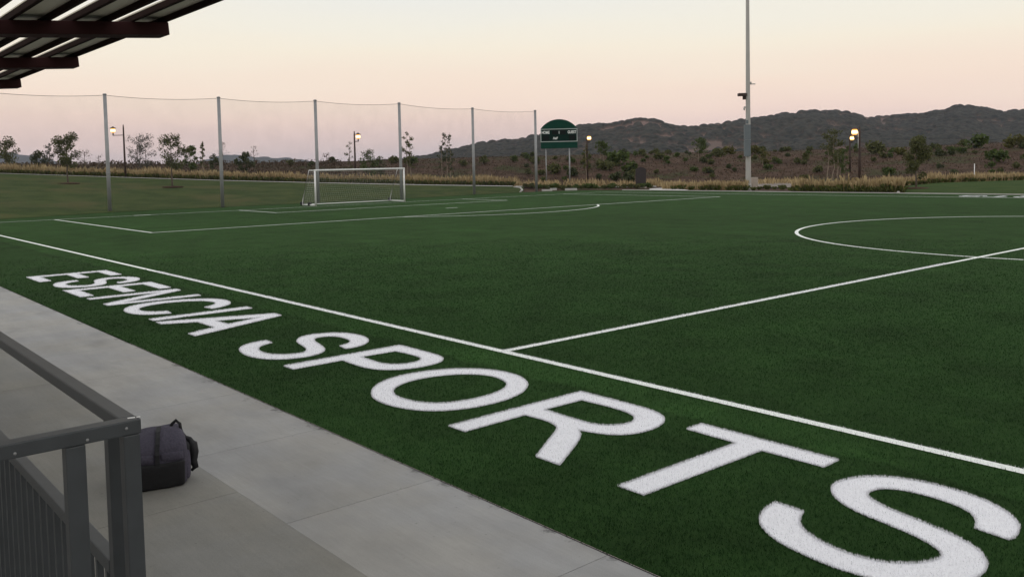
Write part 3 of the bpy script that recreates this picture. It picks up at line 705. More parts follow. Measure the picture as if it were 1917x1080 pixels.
def tree(u, d, vtop, hw, crown_lo, leaf, label, nleaf=900, size=.13, trunks=1, bark=None, shape='round', vb=None, group='young trees around the pitch', name='young_tree', ring=False, cat='tree', density=1.0):
    base = gpt(u, d); bz = base[2]
    topz = CAM[2] - (vtop - horizon(u)) / FPX * d
    H = topz - bz; R = hw / FPX * d; zc = H * crown_lo
    root = empty(name, tuple(base), label, cat, group)
    tm = MB(); clumps = []
    for t_ in range(trunks):
        ox = (t_ - (trunks - 1) / 2) * .45 * (1 + .3 * random.random()) if trunks > 1 else 0
        oy = random.uniform(-.3, .3) if trunks > 1 else 0
        dx, dy = CM[0][0], CM[0][1]
        pts = [(ox * dx - oy * dy, ox * dy + oy * dx, -.25)]
        hh = H * random.uniform(.82, .93) if t_ else H * .93
        for k in range(1, 7):
            s = k / 6; pts.append((pts[0][0] * (1 - .3 * s) + random.uniform(-.05, .05) * H * .3, pts[0][1] * (1 - .3 * s) + random.uniform(-.05, .05) * H * .3, hh * s))
        r0 = (.03 + .012 * H) * (1 if trunks == 1 else .62)
        tm.tube(pts, [r0 * (1 - .85 * k / 6) for k in range(7)], 6)
        nb = 9 if shape != 'column' else 12
        for j in range(nb):
            s = crown_lo * .9 + (1 - crown_lo * .9) * (j + .4) / nb
            a0 = np.array(pts[min(6, int(s * 6))]); f_ = s * 6 - int(s * 6)
            if int(s * 6) < 6: a0 = a0 * (1 - f_) + np.array(pts[int(s * 6) + 1]) * f_
            an = j * 2.4 + random.random(); zz = (s - crown_lo) / (1 - crown_lo)
            if shape == 'round': rr = R * (.35 + .65 * math.sin(math.pi * min(1, max(.08, zz * .85 + .18))))
            elif shape == 'column': rr = R * (1.0 - .75 * zz)
            else: rr = R * (1 - .55 * abs(zz - .35))
            rr *= random.uniform(.65, 1.05)
            e = a0 + np.array([math.cos(an) * rr * .8, math.sin(an) * rr * .8, rr * .45])
            tm.tube([tuple(a0), tuple((a0 + e) / 2 + np.array([0, 0, rr * .06])), tuple(e)], [r0 * .26, r0 * .16, r0 * .06], 4)
            cr = R * random.uniform(.26, .50)
            clumps.append((*e, cr, cr * random.uniform(.7, 1.1)))
            mid = a0 * .45 + e * .55; clumps.append((*mid, cr * .75, cr * .6))
        clumps.append((*pts[-1], R * .22, R * .35))
    tm.build('trunk', bark or M_bark, root)
    n = int(nleaf * 1.25); size = size * .74
    if n:
        V, F = cards(n, crown_points(n, clumps), 0, size)
        link_mesh('crown', mesh_np('crown', V, F), LEAF[leaf], root)
    if ring:
        rg = MB(); rg.lathe([(.95, -.05), (.9, .05), (.4, .10), (.05, .11)], 20); o = rg.build('mulch_ring', M_mulch, root); 
    return root
tree(128, 79, 256, 29, .30, 'olive', 'small leafy tree on the grass left of the first net post', 2700, .11, ring=True, shape='wide')
tree(323, 79, 252, 29, .40, 'olive', 'open crowned young tree on the grass between the first two net posts', 2000, .11, ring=True)
tree(14, 95, 264, 26, .35, 'olive', 'leafy tree cut by the left edge behind the tan grass', 1100, .14)
tree(76, 96, 284, 15, .25, 'dark', 'low dense bushy tree behind the tan grass left of the mulched tree', 800, .13)
tree(94, 97, 267, 10, .35, 'grey', 'slim grey tree close behind the leftmost mulched tree', 380, .11)
tree(265, 96, 252, 20, .22, 'grey', 'pale feathery tree with several stems right of the first street lamp', 1700, .10, trunks=3, shape='wide')
tree(358, 94, 274, 17, .3, 'green', 'dense green tree close right of the second mulched tree', 1000, .13)
tree(381, 93, 262, 8, .3, 'olive', 'tall thin tree with a pale stem left of the second net post', 420, .11, bark=M_barkpale, shape='column')
tree(401, 98, 288, 11, .2, 'dark', 'small dark bushy tree touching the second net post', 600, .13)
tree(458, 98, 287, 16, .1, 'dark', 'round dark tree right of the second net post', 1000, .14)
tree(418, 99, 264, 12, .5, 'dry', 'nearly bare twiggy tree behind the second net post', 90, .09)
tree(477, 99, 270, 12, .55, 'dry', 'bare twiggy sapling right of the round dark tree', 70, .09)
tree(160, 98, 282, 16, .4, 'dry', 'bare twiggy tree between the first mulched tree and first net post', 130, .09)
tree(186, 98, 290, 12, .4, 'dry', 'thin bare sapling just left of the first net post', 80, .09)
tree(211, 99, 298, 6, .3, 'dry', 'tiny bare sapling between first net post and first lamp', 60, .09)
tree(612, 98, 286, 13, .45, 'dry', 'sparse sapling just right of the third net post above the goal', 170, .10)
tree(656, 98, 262, 10, .35, 'olive', 'thin sparse tree just left of the lamp behind the goal', 200, .10)
tree(690, 97, 281, 20, .2, 'green', 'low green tree just right of the lamp behind the goal', 900, .13)
tree(712, 99, 292, 13, .2, 'dark', 'low dark tree above the right half of the goal crossbar', 420, .13)
tree(766, 97, 243, 12, .3, 'olive', 'tall slim tree touching the fourth net post', 620, .12, trunks=2, bark=M_barkpale)
tree(837, 97, 243, 10, .25, 'dark', 'narrow pointed tree with pale stems between fourth and fifth net posts', 900, .12, trunks=3, bark=M_barkpale, shape='column')
tree(1098, 101, 268, 8, .3, 'yellow', 'slim yellowish tree behind the lamp beside the scoreboard', 300, .11, bark=M_barkpale, shape='column')
tree(1127, 113, 264, 13, .45, 'green', 'round green tree with pale stems on the bank right of the scoreboard', 800, .13, trunks=2, bark=M_barkpale)
tree(1312, 113, 258, 13, .42, 'green', 'round green tree with pale stems on the bank left of the tall light pole', 850, .13, trunks=2, bark=M_barkpale)
tree(1432, 108, 276, 10, .2, 'yellow', 'yellow green tree on the bank just right of the tall light pole', 400, .13, trunks=2, bark=M_barkpale)
tree(1560, 90, 240, 17, .35, 'olive', 'tall olive tree with pale stems left of the double lamp', 1500, .12, trunks=3, bark=M_barkpale, shape='wide')
tree(1578, 92, 276, 13, .25, 'green', 'shorter green tree right beside the tall olive tree', 650, .12, trunks=2, bark=M_barkpale)
tree(1715, 68.5, 258, 28, .18, 'olive', 'wide leafy tree on the far lawn right of the double lamp', 2900, .11, ring=True, shape='wide')

def shrub_mesh(leaf, n, size, rx, rz, name='foliage'):
    cl = [(random.uniform(-.5, .5) * rx, random.uniform(-.5, .5) * rx, rz * random.uniform(.35, .75), rx * random.uniform(.4, .6), rz * random.uniform(.35, .5)) for _ in range(6)]
    V, F = cards(n, crown_points(n, cl), 0, size); return mesh_np(name, V, F)
SHR = {k: [shrub_mesh(k, 240, .16, .8, .9) for _ in range(3)] for k in ('green', 'dark', 'yellow', 'olive')}
for k in SHR:
    for me in SHR[k]: me.materials.append(LEAF[k])
SH_LAB = {'green': 'round green shrub growing on the brown mulch bank', 'dark': 'dark low shrub growing on the brown mulch bank', 'yellow': 'yellowish shrub growing on the brown mulch bank', 'olive': 'olive green shrub growing on the brown mulch bank'}
def shrub(u, d, kind, s, label=None, group=None, sz=1.0):
    p = gpt(u, d); o = bpy.data.objects.new('shrub', random.choice(SHR[kind])); COL.objects.link(o)
    o.location = (p[0], p[1], p[2] - .05); o.scale = (s, s, s * sz); o.rotation_euler = (0, 0, random.random() * 6.28)
    return tag(o, label or SH_LAB[kind], 'shrub', group or (kind + ' shrubs on the mulch bank'))
SHSPOT = []
rs = random.Random(5)
for i in range(125):
    u = rs.uniform(960, 1960); f = rs.random() ** .8; b_ = base_r(u); t_ = top_r(u)
    d = b_ + 1 + (t_ - b_ + 1.5) * f
    SHSPOT.append((u, d, rs.choice(['green', 'green', 'olive', 'olive', 'dark']), rs.uniform(.45, .95)))
SHSPOT += [(1155, 112, 'green', 1.9), (1180, 106, 'green', 1.6), (1180, 100, 'dark', 1.2), (1150, 101, 'dark', 1.1), (1075, 104, 'dark', 1.2), (1135, 108, 'olive', 1.5), (1640, 112, 'olive', 1.9), (1685, 110, 'yellow', 1.0), (1758, 106, 'dark', 1.0),
           (1825, 114, 'green', 1.9), (1868, 98, 'green', 1.6), (1900, 110, 'yellow', 1.7), (1365, 122, 'yellow', 1.2), (1345, 118, 'olive', 1.3), (1408, 121, 'yellow', 1.3), (1232, 116, 'olive', 1.2), (620, 116, 'dark', .9), (735, 115, 'olive', 1.2), (770, 112, 'green', 1.2), (545, 112, 'olive', .9), (585, 110, 'dark', .8), (870, 110, 'olive', .9), (1000, 112, 'olive', 1.2), (1035, 106, 'olive', 1.5), (905, 112, 'olive', 1.1)]
for s in SHSPOT: shrub(*s)
# low green hedge plants between the turf corner and the bank
rs = random.Random(9)
u = 985
while u < 1222:
    shrub(u, 88.6 + rs.uniform(-.5, .8), rs.choice(['green', 'olive']), rs.uniform(.50, .80), 'low green hedge plant in the row beside the scoreboard posts', 'hedge plants beside the scoreboard', .75); u += rs.uniform(9, 15)

# grasses
M_tan = leaf_mat('tan grass', (.25, .185, .09), (.55, .43, .25), trans=.3)
M_ggrass = leaf_mat('green grass blades', (.058, .074, .018), (.15, .155, .05), trans=.2)
def tuft(n, h, w, spread, lean):
    a_ = RNG.random(n) * 2 * np.pi; r = spread * .35 * np.sqrt(RNG.random(n)); x = r * np.cos(a_); y = r * np.sin(a_)
    b_ = a_ + RNG.normal(0, .7, n); hh = h * (.55 + .6 * RNG.random(n)); le = lean * RNG.random(n)
    c_ = RNG.random(n) * np.pi; cx, cy = np.cos(c_) * w / 2, np.sin(c_) * w / 2
    mx_, my_ = x + le * .45 * np.cos(b_), y + le * .45 * np.sin(b_)
    tx, ty = x + le * np.cos(b_), y + le * np.sin(b_)
    V = np.stack([np.stack([x - cx, y - cy, 0 * x - .05], 1), np.stack([x + cx, y + cy, 0 * x - .05], 1), np.stack([mx_ + cx * .8, my_ + cy * .8, hh * .75], 1), np.stack([tx, ty, hh * (1 - .25 * le / max(lean, .01))], 1)], 1)
    return V.reshape(-1, 3), np.arange(4 * n).reshape(-1, 4)
CL = []
for i in range(4):
    V, F = tuft(90, .50, .055, .6, .40); me = mesh_np('grass_clump', V, F); me.materials.append(M_ggrass); CL.append(me)
ST = []
for i in range(4):
    V, F = tuft(34, 1.0, .028, .4, .30); me = mesh_np('stems', V, F); me.materials.append(M_tan); ST.append(me)
def clump(u, d, s, group, label, stems=True):
    p = gpt(u, d); o = bpy.data.objects.new('grass_clump', random.choice(CL)); COL.objects.link(o)
    o.location = tuple(p); o.scale = (s, s, s); o.rotation_euler = (0, 0, random.random() * 6.28); tag(o, label, 'ornamental grass', group)
    if stems:
        c = bpy.data.objects.new('stems', random.choice(ST)); COL.objects.link(c); c.parent = o
u = -20
while u < 965:
    clump(u, path_r(u) + 2.15 + random.uniform(-.15, .15), random.uniform(.85, 1.15), 'grass clumps along the far path edge', 'green based grass clump with tan stems in the row edging the far path'); u += random.uniform(9, 13)
u = 1488
while u < 1690:
    clump(u, edge_d(u) + .9 + random.uniform(-.2, .3), random.uniform(1.0, 1.5), 'grass clumps before the double lamp', 'green based grass clump in the thick bed around the double lamp', True); u += random.uniform(9, 16)
u = 1262
while u < 1400:
    clump(u, edge_d(u) + 2.4 + random.uniform(-.4, .5), random.uniform(.7, 1.0), 'grass clumps left of the tall pole', 'small grass clump at the kerb left of the tall light pole', True); u += random.uniform(13, 24)
u = 1410
while u < 1490:
    clump(u, edge_d(u) + 2 + random.uniform(0, 8), random.uniform(.5, .9), 'grass clumps on the gravel', 'small grass clump on the grey gravel right of the tall pole', False); u += random.uniform(9, 17)
u = 1696
while u < 1930:
    clump(u, path_r(u) + 4.6 + random.uniform(-.4, .4), random.uniform(.6, .95), 'grass clumps behind the far lawn', 'grass clump with tan stems behind the far lawn', True); u += random.uniform(9, 15)
def tan_field(name, label, u0, u1, near, far, n, h, dens=None):
    V = []
    u = RNG.uniform(u0, u1, n); k = RNG.random(n)
    for i in range(n):
        d = near(u[i]) + (far(u[i]) - near(u[i])) * k[i]
        p = gpt(u[i], d)
        if vnoise(np.array(p[0] * .7), np.array(p[1] * .7)) < .30: continue
        hh = h * (.45 + .5 * RNG.random()) * (.55 + .95 * float(vnoise(np.array(p[0] * .5 + 7), np.array(p[1] * .5)))); a_ = RNG.random() * np.pi; w = .02 + .02 * RNG.random(); c, s = math.cos(a_) * w, math.sin(a_) * w
        lx, ly = RNG.normal(0, .13, 2)
        V += [(p[0] - c, p[1] - s, p[2] - .05), (p[0] + c, p[1] + s, p[2] - .05), (p[0] + lx * .5 + c, p[1] + ly * .5 + s, p[2] + hh * .7), (p[0] + lx, p[1] + ly, p[2] + hh)]
    V = np.array(V); F = np.arange(len(V)).reshape(-1, 4)
    return tag(link_mesh(name, mesh_np(name, V, F), M_tan), label, 'grass', kind='stuff')
tan_field('tan_grass', 'tall dry tan grass in a band behind the far path', -60, 975, lambda u: path_r(u) + 2.5, lambda u: path_r(u) + 6.5, 11000, .95)
tan_field('tan_grass', 'dry tan grass behind the scoreboard posts', 975, 1240, lambda u: path_r(u) + 1.6, lambda u: path_r(u) + 4, 1300, .8)
tan_field('tan_grass', 'dry tan grass at the kerb left of the tall light pole', 1240, 1405, lambda u: edge_d(u) + 2.8, lambda u: edge_d(u) + 8, 2600, .75)
tan_field('tan_grass', 'dry golden grass bed around the double lamp', 1490, 1692, lambda u: edge_d(u) + 1.2, lambda u: edge_d(u) + 7, 5200, 1.0)
tan_field('tan_grass', 'thin dry grass between gravel and bank', 1400, 1500, lambda u: base_r(u) - 6, lambda u: base_r(u) + 1, 500, .6)
tan_field('tan_grass', 'dry grass along the foot of the bank behind the far lawn', 1692, 1960, lambda u: path_r(u) + 4.5, lambda u: path_r(u) + 8, 2600, .8)
# low dry scrub that roughens the bank
V = []
M_scrub = leaf_mat('dry scrub', (.055, .038, .027), (.105, .076, .054), trans=.2)
n = 26000; u = RNG.uniform(480, 2400, n); k = RNG.random(n)
P = []
for i in range(n):
    d = base_r(u[i]) + (top_r(u[i]) + 3 - base_r(u[i])) * k[i]; P.append(gpt(u[i], d))
P = np.array(P); P[:, 2] += RNG.random(n) * .16 - .45 + .45
V, F = cards(n, P, 0, .10)
tag(link_mesh('dry_scrub', mesh_np('dry_scrub', V, F), M_scrub), 'low dry brown scrub covering the bank', 'scrub', kind='stuff')
n = 5000; u = RNG.uniform(-60, 640, n); P = []
for i in range(n): P.append(gpt(u[i], path_r(u[i]) + 7 + (top_r(u[i]) + 2 - path_r(u[i]) - 7) * RNG.random()))
P = np.array(P); P[:, 2] += RNG.random(n) * .5; V, F = cards(n, P, 0, .18)
tag(link_mesh('dry_scrub', mesh_np('dry_scrub', V, F), M_scrub), 'low dark scrub behind the left band of tan grass', 'scrub', kind='stuff')

# ------------------------------------------------------------------ ball stop posts and nets
POSTS = [(-53.6, 2.4), (-52.82, 9.88), (-51.98, 17.29), (-51.52, 24.64), (-51.09, 31.94), (-53.35, 41.23), (-53.41, 48.86)]
PH = [7.9, 7.83, 7.82, 7.82, 7.8, 7.78, 7.75]
pl = ['', 'grey steel net post furthest left, in front of the first lamp', 'grey steel net post second from left, between the leafy saplings', 'grey steel net post rising behind the left goal post', 'grey steel net post rising behind the right goal post', 'grey steel net post standing alone right of the goal', 'grey steel net post next to the scoreboard']
for i, ((x, y), h) in enumerate(zip(POSTS, PH)):
    if i == 0: continue
    r = empty('net_post', (x, y, 0), pl[i], 'post', 'grey posts of the ball stop net')
    MB().tube([(0, 0, -.3), (0, 0, 2.7), (0, 0, h - .04)], [.125, .125, .115], 16).build('pole', M_galv, r)
    MB().lathe([(.125, 0), (.135, .02), (.12, .06), (.05, .09)], 16, (0, 0, h - .04)).build('cap', M_galv, r)
    MB().lathe([(.128, 0), (.15, .005), (.15, .04), (.128, .05)], 16, (0, 0, 2.55)).build('collar', M_galv, r)
nl = ['fine dark net bay cut by the left edge', 'fine dark net bay holding the first lamp and mulched tree behind it', 'fine dark net bay left of the goal', 'fine dark net bay behind the goal', 'fine dark net bay between the goal and the lone post', 'fine dark net bay left of the scoreboard']
for i in range(6):
    (xa, ya), (xb, yb) = POSTS[i], POSTS[i + 1]; ha, hb = PH[i] - .08, PH[i + 1] - .08
    ns = 14; V = []; top = []
    L0 = math.hypot(xb - xa, yb - ya); ux, uy = (xb - xa) / L0, (yb - ya) / L0
    e0 = .13
    for k in range(ns + 1):
        s = k / ns; q = e0 + (L0 - 2 * e0) * s; sag = .16 * 4 * s * (1 - s)
        x, y, z = xa + ux * q, ya + uy * q, ha + (hb - ha) * s - sag
        top.append((x, y, z)); 
        for j in range(7): V.append((x + .06 * math.sin(j * 2 + s * 7) * (0 < j < 6), y, .06 + (z - .06) * j / 6))
    F = [(a_ * 7 + j, (a_ + 1) * 7 + j, (a_ + 1) * 7 + j + 1, a_ * 7 + j + 1) for a_ in range(ns) for j in range(6)]
    nb = link_mesh('ball_stop_net', mesh_np('ball_stop_net', V, F, True), M_net); tag(nb, nl[i], 'net', 'bays of the ball stop net')
    MB().tube(top, .017, 6).build('top_cable', M_cable, nb)

# ------------------------------------------------------------------ goal
gx, gy0, gy1 = -46.48, 21.75, 29.17
g = empty('soccer_goal', (gx, (gy0 + gy1) / 2, 0), 'white portable soccer goal with net in front of the net posts', 'goal')
hy = (gy1 - gy0) / 2
def gp(name, pts, r, mat=M_goal, par=g): return MB().tube(pts, r, 10).build(name, mat, par)
gp('goal_post', [(0, -hy, 0), (0, -hy, 2.5)], .062); gp('goal_post', [(0, hy, 0), (0, hy, 2.5)], .062)
gp('crossbar', [(0, -hy - .06, 2.50), (0, hy + .06, 2.50)], .062)
for s in (-1, 1):
    gp('top_bar', [(-.05, s * hy, 2.5), (-.85, s * hy, 2.5)], .035)
    gp('back_stay', [(-.85, s * hy, 2.5), (-1.95, s * hy, .35), (-2.0, s * hy, .04)], .03)
    gp('ground_bar', [(-.05, s * hy, .05), (-2.0, s * hy, .05)], .05)
gp('rear_bar', [(-2.0, -hy, .05), (-2.0, hy, .05)], .035)
wb = MB().box(-2.15, -1.98, -hy - .12, -hy + .12, .02, .26, bev=.03).build('weight', M_black, g)
MB().box(-1.0, -.82, -hy - .12, -hy + .12, .02, .24, bev=.03).build('weight', M_black, g)
MB().box(-2.15, -1.98, hy - .12, hy + .12, .02, .26, bev=.03).build('weight', M_black, g)
# net: real twine, square meshes
nt_ = MB()
def quadnet(P00, P10, P11, P01, cell=.16):
    P00, P10, P11, P01 = map(Vector, (P00, P10, P11, P01))
    nu = max(2, int(((P10 - P00).length + (P11 - P01).length) / 2 / cell)); nv = max(2, int(((P01 - P00).length + (P11 - P10).length) / 2 / cell))
    pt = lambda a_, b_: (P00 * (1 - a_) + P10 * a_) * (1 - b_) + (P01 * (1 - a_) + P11 * a_) * b_ 
    for i in range(nu + 1): nt_.tube([pt(i / nu, 0), pt(i / nu, 1)], .003, 3, False)
    for j in range(nv + 1): nt_.tube([pt(0, j / nv), pt(1, j / nv)], .003, 3, False)
quadnet((-2.0, -hy, .05), (-2.0, hy, .05), (-.85, hy, 2.5), (-.85, -hy, 2.5))
quadnet((0, -hy, 2.5), (0, hy, 2.5), (-.85, hy, 2.5), (-.85, -hy, 2.5))
for s in (-1, 1): quadnet((0, s * hy, .05), (-2.0, s * hy, .05), (-.85, s * hy, 2.5), (0, s * hy, 2.5))
nt_.build('net', M_twine, g)

# ------------------------------------------------------------------ scoreboard
sbp = at(1048, 352, 94.0); zg = gpt(1048, 94)[2]
def text_mesh(s, size, name, mat, parent, loc, rot, sx=1.0, ext=.01, bold=.0, shear=0):
    cu = bpy.data.curves.new(name, 'FONT'); cu.body = s; cu.size = size; cu.align_x = 'CENTER'; cu.align_y = 'CENTER'; cu.extrude = ext; cu.offset = bold; cu.shear = shear
    o = bpy.data.objects.new(name, cu); COL.objects.link(o)
    dg = bpy.context.evaluated_depsgraph_get(); me = bpy.data.meshes.new_from_object(o.evaluated_get(dg)); bpy.data.objects.remove(o)
    me.name = name
    r = link_mesh(name, me, mat, parent, loc); r.rotation_euler = rot; r.scale = (sx, 1, 1); return r
face = math.atan2(CM[0][1], CM[0][0])           # board faces the pitch, near enough straight at the viewer
yawb = face + rad(-6)
sb = empty('scoreboard', (sbp[0], sbp[1], zg), 'dark green arched scoreboard on two thin posts behind the corner', 'scoreboard', rz=yawb)
Z0 = 4.27 - zg; Wb = 1.95
MB().tube([(-1.42, .1, -.4), (-1.42, .1, Z0 + .1)], .055, 8).build('leg', M_galv, sb); MB().tube([(1.08, .1, -.4), (1.08, .1, Z0 + .1)], .075, 8).build('leg', M_galv, sb)
MB().box(-Wb, Wb, 0, .25, Z0, Z0 + .68, bev=.02).build('lower_panel', M_green, sb)
MB().box(-Wb + .03, Wb - .03, .02, .24, Z0 + .683, Z0 + 2.06).build('display', M_dgreen, sb)
tr = MB(); 
for (a_, b_, c_, d_) in [(-Wb, Wb, Z0 + .683, Z0 + .75), (-Wb, Wb, Z0 + 2.0, Z0 + 2.07), (-Wb, -Wb + .06, Z0 + .75, Z0 + 2.0), (Wb - .06, Wb, Z0 + .75, Z0 + 2.0)]: tr.box(a_, b_, -.03, .015, c_, d_)
tr.build('frame', M_trim, sb)
ah = MB(); n = 28; Hh = 1.0; pts = [(-Wb + .02, .0)] + [(-(Wb - .02) * math.cos(math.pi * k / n), Hh * math.sin(math.pi * k / n) ** .9) for k in range(1, n)] + [(Wb - .02, 0)]
R_ = ((Wb) ** 2 + Hh ** 2) / (2 * Hh); a0 = math.asin(Wb / R_)
pts = [(R_ * math.sin(-a0 + 2 * a0 * k / n), R_ * math.cos(-a0 + 2 * a0 * k / n) - (R_ - Hh)) for k in range(n + 1)]
ah.poly(pts, 0, .22); o = ah.build('arch_panel', M_green, sb, (0, .235, Z0 + 2.075)); o.rotation_euler = (rad(90), 0, 0)
rt = (rad(90), 0, 0)
text_mesh('HOME', .42, 'home_lettering', M_letter, sb, (-1.42, -.012, Z0 + 1.68), rt, .72, .012, .012)
text_mesh('GUEST', .42, 'guest_lettering', M_letter, sb, (1.38, -.012, Z0 + 1.68), rt, .72, .012, .012)
text_mesh('Half', .34, 'half_lettering', M_letter, sb, (-.42, -.012, Z0 + 1.06), rt, .85, .012, .01, .25)
text_mesh('1', .40, 'clock_mark', M_letter, sb, (0.02, -.012, Z0 + 1.66), rt, .8, .012, .01)
for (a_, b_, c_, d_) in [(-.72, -.12, 1.45, 1.88), (.12, .72, 1.45, 1.88), (-1.72, -1.02, .86, 1.38), (1.05, 1.72, .86, 1.38)]: MB().box(a_, b_, -.008, .015, Z0 + c_, Z0 + d_).build('digit_window', M_digit, sb)

# ------------------------------------------------------------------ street lamps
def street_lamp(u, d, height, arm_az, arm_len, label, arm_h=.80, rod=False):
    p = gpt(u, d); r = empty('street_lamp', tuple(p), label, 'street lamp', 'lit brown path lamps')
    MB().tube([(0, 0, -.3), (0, 0, height * .5), (0, 0, height * .93), (0, 0, height)], [.115, .095, .075, .045], 10).build('pole', M_lampbrown, r)
    ca, sa = math.cos(arm_az), math.sin(arm_az); za = height * arm_h
    e = (ca * arm_len, sa * arm_len)
    MB().tube([(ca * .05, sa * .05, za), (e[0], e[1], za)], .035, 8).tube([(e[0], e[1], za - .04), (e[0], e[1], za + .26)], [.05, .07], 8).build('arm', M_lampbrown, r)
    ln = MB().lathe([(.11, .25), (.19, .30), (.225, .36), (.20, .365)], 16, (e[0], e[1], za)).lathe([(.19, .60), (.225, .605), (.20, .67), (.13, .71)], 16, (e[0], e[1], za)).build('lantern', M_halo, r)
    MB().lathe([(.18, .366), (.21, .40), (.22, .48), (.21, .56), (.18, .598)], 16, (e[0], e[1], za)).build('bulb_glass', M_glow, ln)
    MB().lathe([(.33, .71), (.34, .73), (.16, .80), (.05, .90)], 16, (e[0], e[1], za)).build('cap', M_lampbrown, ln)
    if rod: MB().tube([(ca * .13, sa * .13, za - .8), (ca * .13, sa * .13, za + .55)], .022, 6).build('white_rod', M_goal, r)  # thin white upright rod beside the pole
    return r
left = math.atan2(-CM[0][1], -CM[0][0])
street_lamp(235, 90, 5.35, left, 1.07, 'lit lamp on an arm left of its brown pole, behind the first net post')
street_lamp(666, 92, 5.35, left + rad(165), .42, 'lit lamp on a brown pole rising behind the goal', .80)
street_lamp(1100, 101, 5.05, left + rad(160), .25, 'lit lamp on a brown pole just right of the scoreboard', .86)
street_lamp(1609, 70, 5.05, left + rad(15), .46, 'taller of the two lit lamps right of the tall pole, standing in the golden grass', .81, True)
street_lamp(1591, 98, 4.2, left + rad(150), .22, 'lower farther lit lamp seen just left of the pole in the golden grass', .78)

# ------------------------------------------------------------------ tall light pole and small things at the far side
p = gpt(1401, 76); lp = empty('light_pole', (p[0], p[1], p[2] - .02), 'very tall pale floodlight pole reaching out of the picture', 'light pole', rz=face)
MB().tube([(0, 0, -.3), (0, 0, .02), (0, 0, 8), (0, 0, 16), (0, 0, 25)], [.235, .235, .185, .145, .10], 20).build('shaft', M_pale, lp)
MB().lathe([(.26, -.3), (.26, .5), (.24, .55)], 20).build('base_collar', M_kerb, lp)
bx = MB(); bx.box(-.42, .12, -.38, -.17, 2.9, 4.3, bev=.02).box(-.42, .12, -.38, -.17, 4.32, 5.6, bev=.02)
o = bx.build('control_cabinet', M_box, lp)
MB().box(-.85, -.15, -.25, .25, 8.05, 8.30, bev=.04).box(-.45, -.18, -.06, .06, 7.75, 8.05).build('lamp_head', M_lampbrown, lp)
MB().box(.15, .62, -.05, .05, 9.02, 9.10).box(.15, .3, -.08, .08, 9.08, 9.25).build('bracket', M_pale, lp)
MB().box(-.36, -.16, -.06, .06, 7.05, 7.16).tube([(-.32, 0, 7.05), (-.32, 0, 6.85)], [.09, .06], 10).build('camera_dome', M_pale, lp)
MB().box(-.25, -.05, -.30, -.12, 5.7, 6.0, bev=.02).build('junction_box', M_box, lp)
p = gpt(1412.5, 77.5); o = MB().box(-.25, .25, -.25, .25, -.1, 1.03, bev=.03).build('pedestal', M_pedestal); o.location = tuple(p); o.rotation_euler = (0, 0, face)
tag(o, 'short tan concrete pedestal right beside the tall light pole', 'pedestal')
p = gpt(1200, 90.5); n = 14; pts = [(-.52, 0), (.52, 0), (.52, 1.65)] + [(.52 * math.cos(math.pi * k / n), 1.65 + .28 * math.sin(math.pi * k / n)) for k in range(1, n)] + [(-.52, 1.65)]
r = empty('notice_board', tuple(p), 'dark brown arched board standing before the bank between scoreboard and tall pole', 'notice board', rz=face)
o = MB().poly(pts, 0, .12).build('panel', M_sign, r, (0, .06, .12)); o.rotation_euler = (rad(90), 0, 0)
MB().box(-.56, .56, -.12, .12, -.15, .14, bev=.02).build('base', M_pedestal, r)
p = gpt(1824, 78); MB_ = MB().tube([(0, 0, -.2), (0, 0, 1.48)], .035, 8); MB_.lathe([(.045, 0), (.05, .04), (.02, .07)], 10, (0, 0, 1.48)); o = MB_.build('marker_post', M_goal); o.location = tuple(p)
tag(o, 'thin white marker post behind the far lawn near the right edge', 'post')
for (u, d, w, lab) in [(1024, 86.2, 1.0, 'pale concrete pad left of the scoreboard legs at the turf corner'), (1036, 88.0, .65, 'small pale concrete pad between the scoreboard legs'), (1069, 87.6, 1.15, 'pale concrete pad right of the scoreboard legs')]:
    p = gpt(u, d); o = MB().box(-w / 2, w / 2, -.35, .35, -.1, .10, bev=.01).build('concrete_pad', M_kerb); o.location = tuple(p); o.rotation_euler = (0, 0, face); tag(o, lab, 'concrete pad', 'concrete pads under the scoreboard')

# ------------------------------------------------------------------ railing in the foreground
r = empty('railing', (7.45, -7.25, .95), 'grey steel corner railing with pickets in the bottom left corner', 'railing')
ox, oy, oz = 7.45, -7.25, .95
def rb(name, x0, x1, y0, y1, z0, z1, bev=.003, mat=M_rail): return MB().box(x0 - ox, x1 - ox, y0 - oy, y1 - oy, z0 - oz, z1 - oz, bev=bev).build(name, mat, r)
rb('top_rail', -12, 7.430, -7.266, -7.229, 2.010, 2.041)
rb('top_rail', 7.431, 7.473, -8.9, -7.229, 2.009, 2.042)
rb('post', 7.434, 7.4705, -7.268, -7.232, .9, 2.008)
rb('post', 7.434, 7.4705, -7.389, -7.348, .9, 2.008)
rb('post', 7.300, 7.336, -7.265, -7.232, .9, 2.009)
for k in range(1, 9): rb('post', 7.3 - 1.83 * k, 7.336 - 1.83 * k, -7.265, -7.232, .9, 2.009)
rb('mid_rail', -12, 7.299, -7.266, -7.231, 1.628, 1.662)
rb('bottom_rail', -12, 7.299, -7.262, -7.235, 1.0, 1.03)
x = 7.236; i = 0
while x > -1.8:
    rb('picket', x - .008, x + .008, -7.257, -7.241, 1.03, 1.628, 0); x -= .0865; i += 1
for (yy, zz) in [(-7.262, 2.026), (-7.345, 2.018), (-7.487, 2.02)]:
    o = MB().lathe([(.0035, 0), (.0035, .0015), (.001, .002)], 10).build('screw', M_galv, r); o.location = (7.473 - ox, yy - oy, zz - oz); o.rotation_euler = (0, rad(90), 0)
stk = MB().box(-.012, .004, -.004, .004, 0, .0008).box(.007, .015, -.003, .003, 0, .0008).build('sticker', M_goal, r); stk.location = (7.452 - ox, -7.240 - oy, 2.0421 - oz); stk.rotation_euler = (0, 0, rad(75))

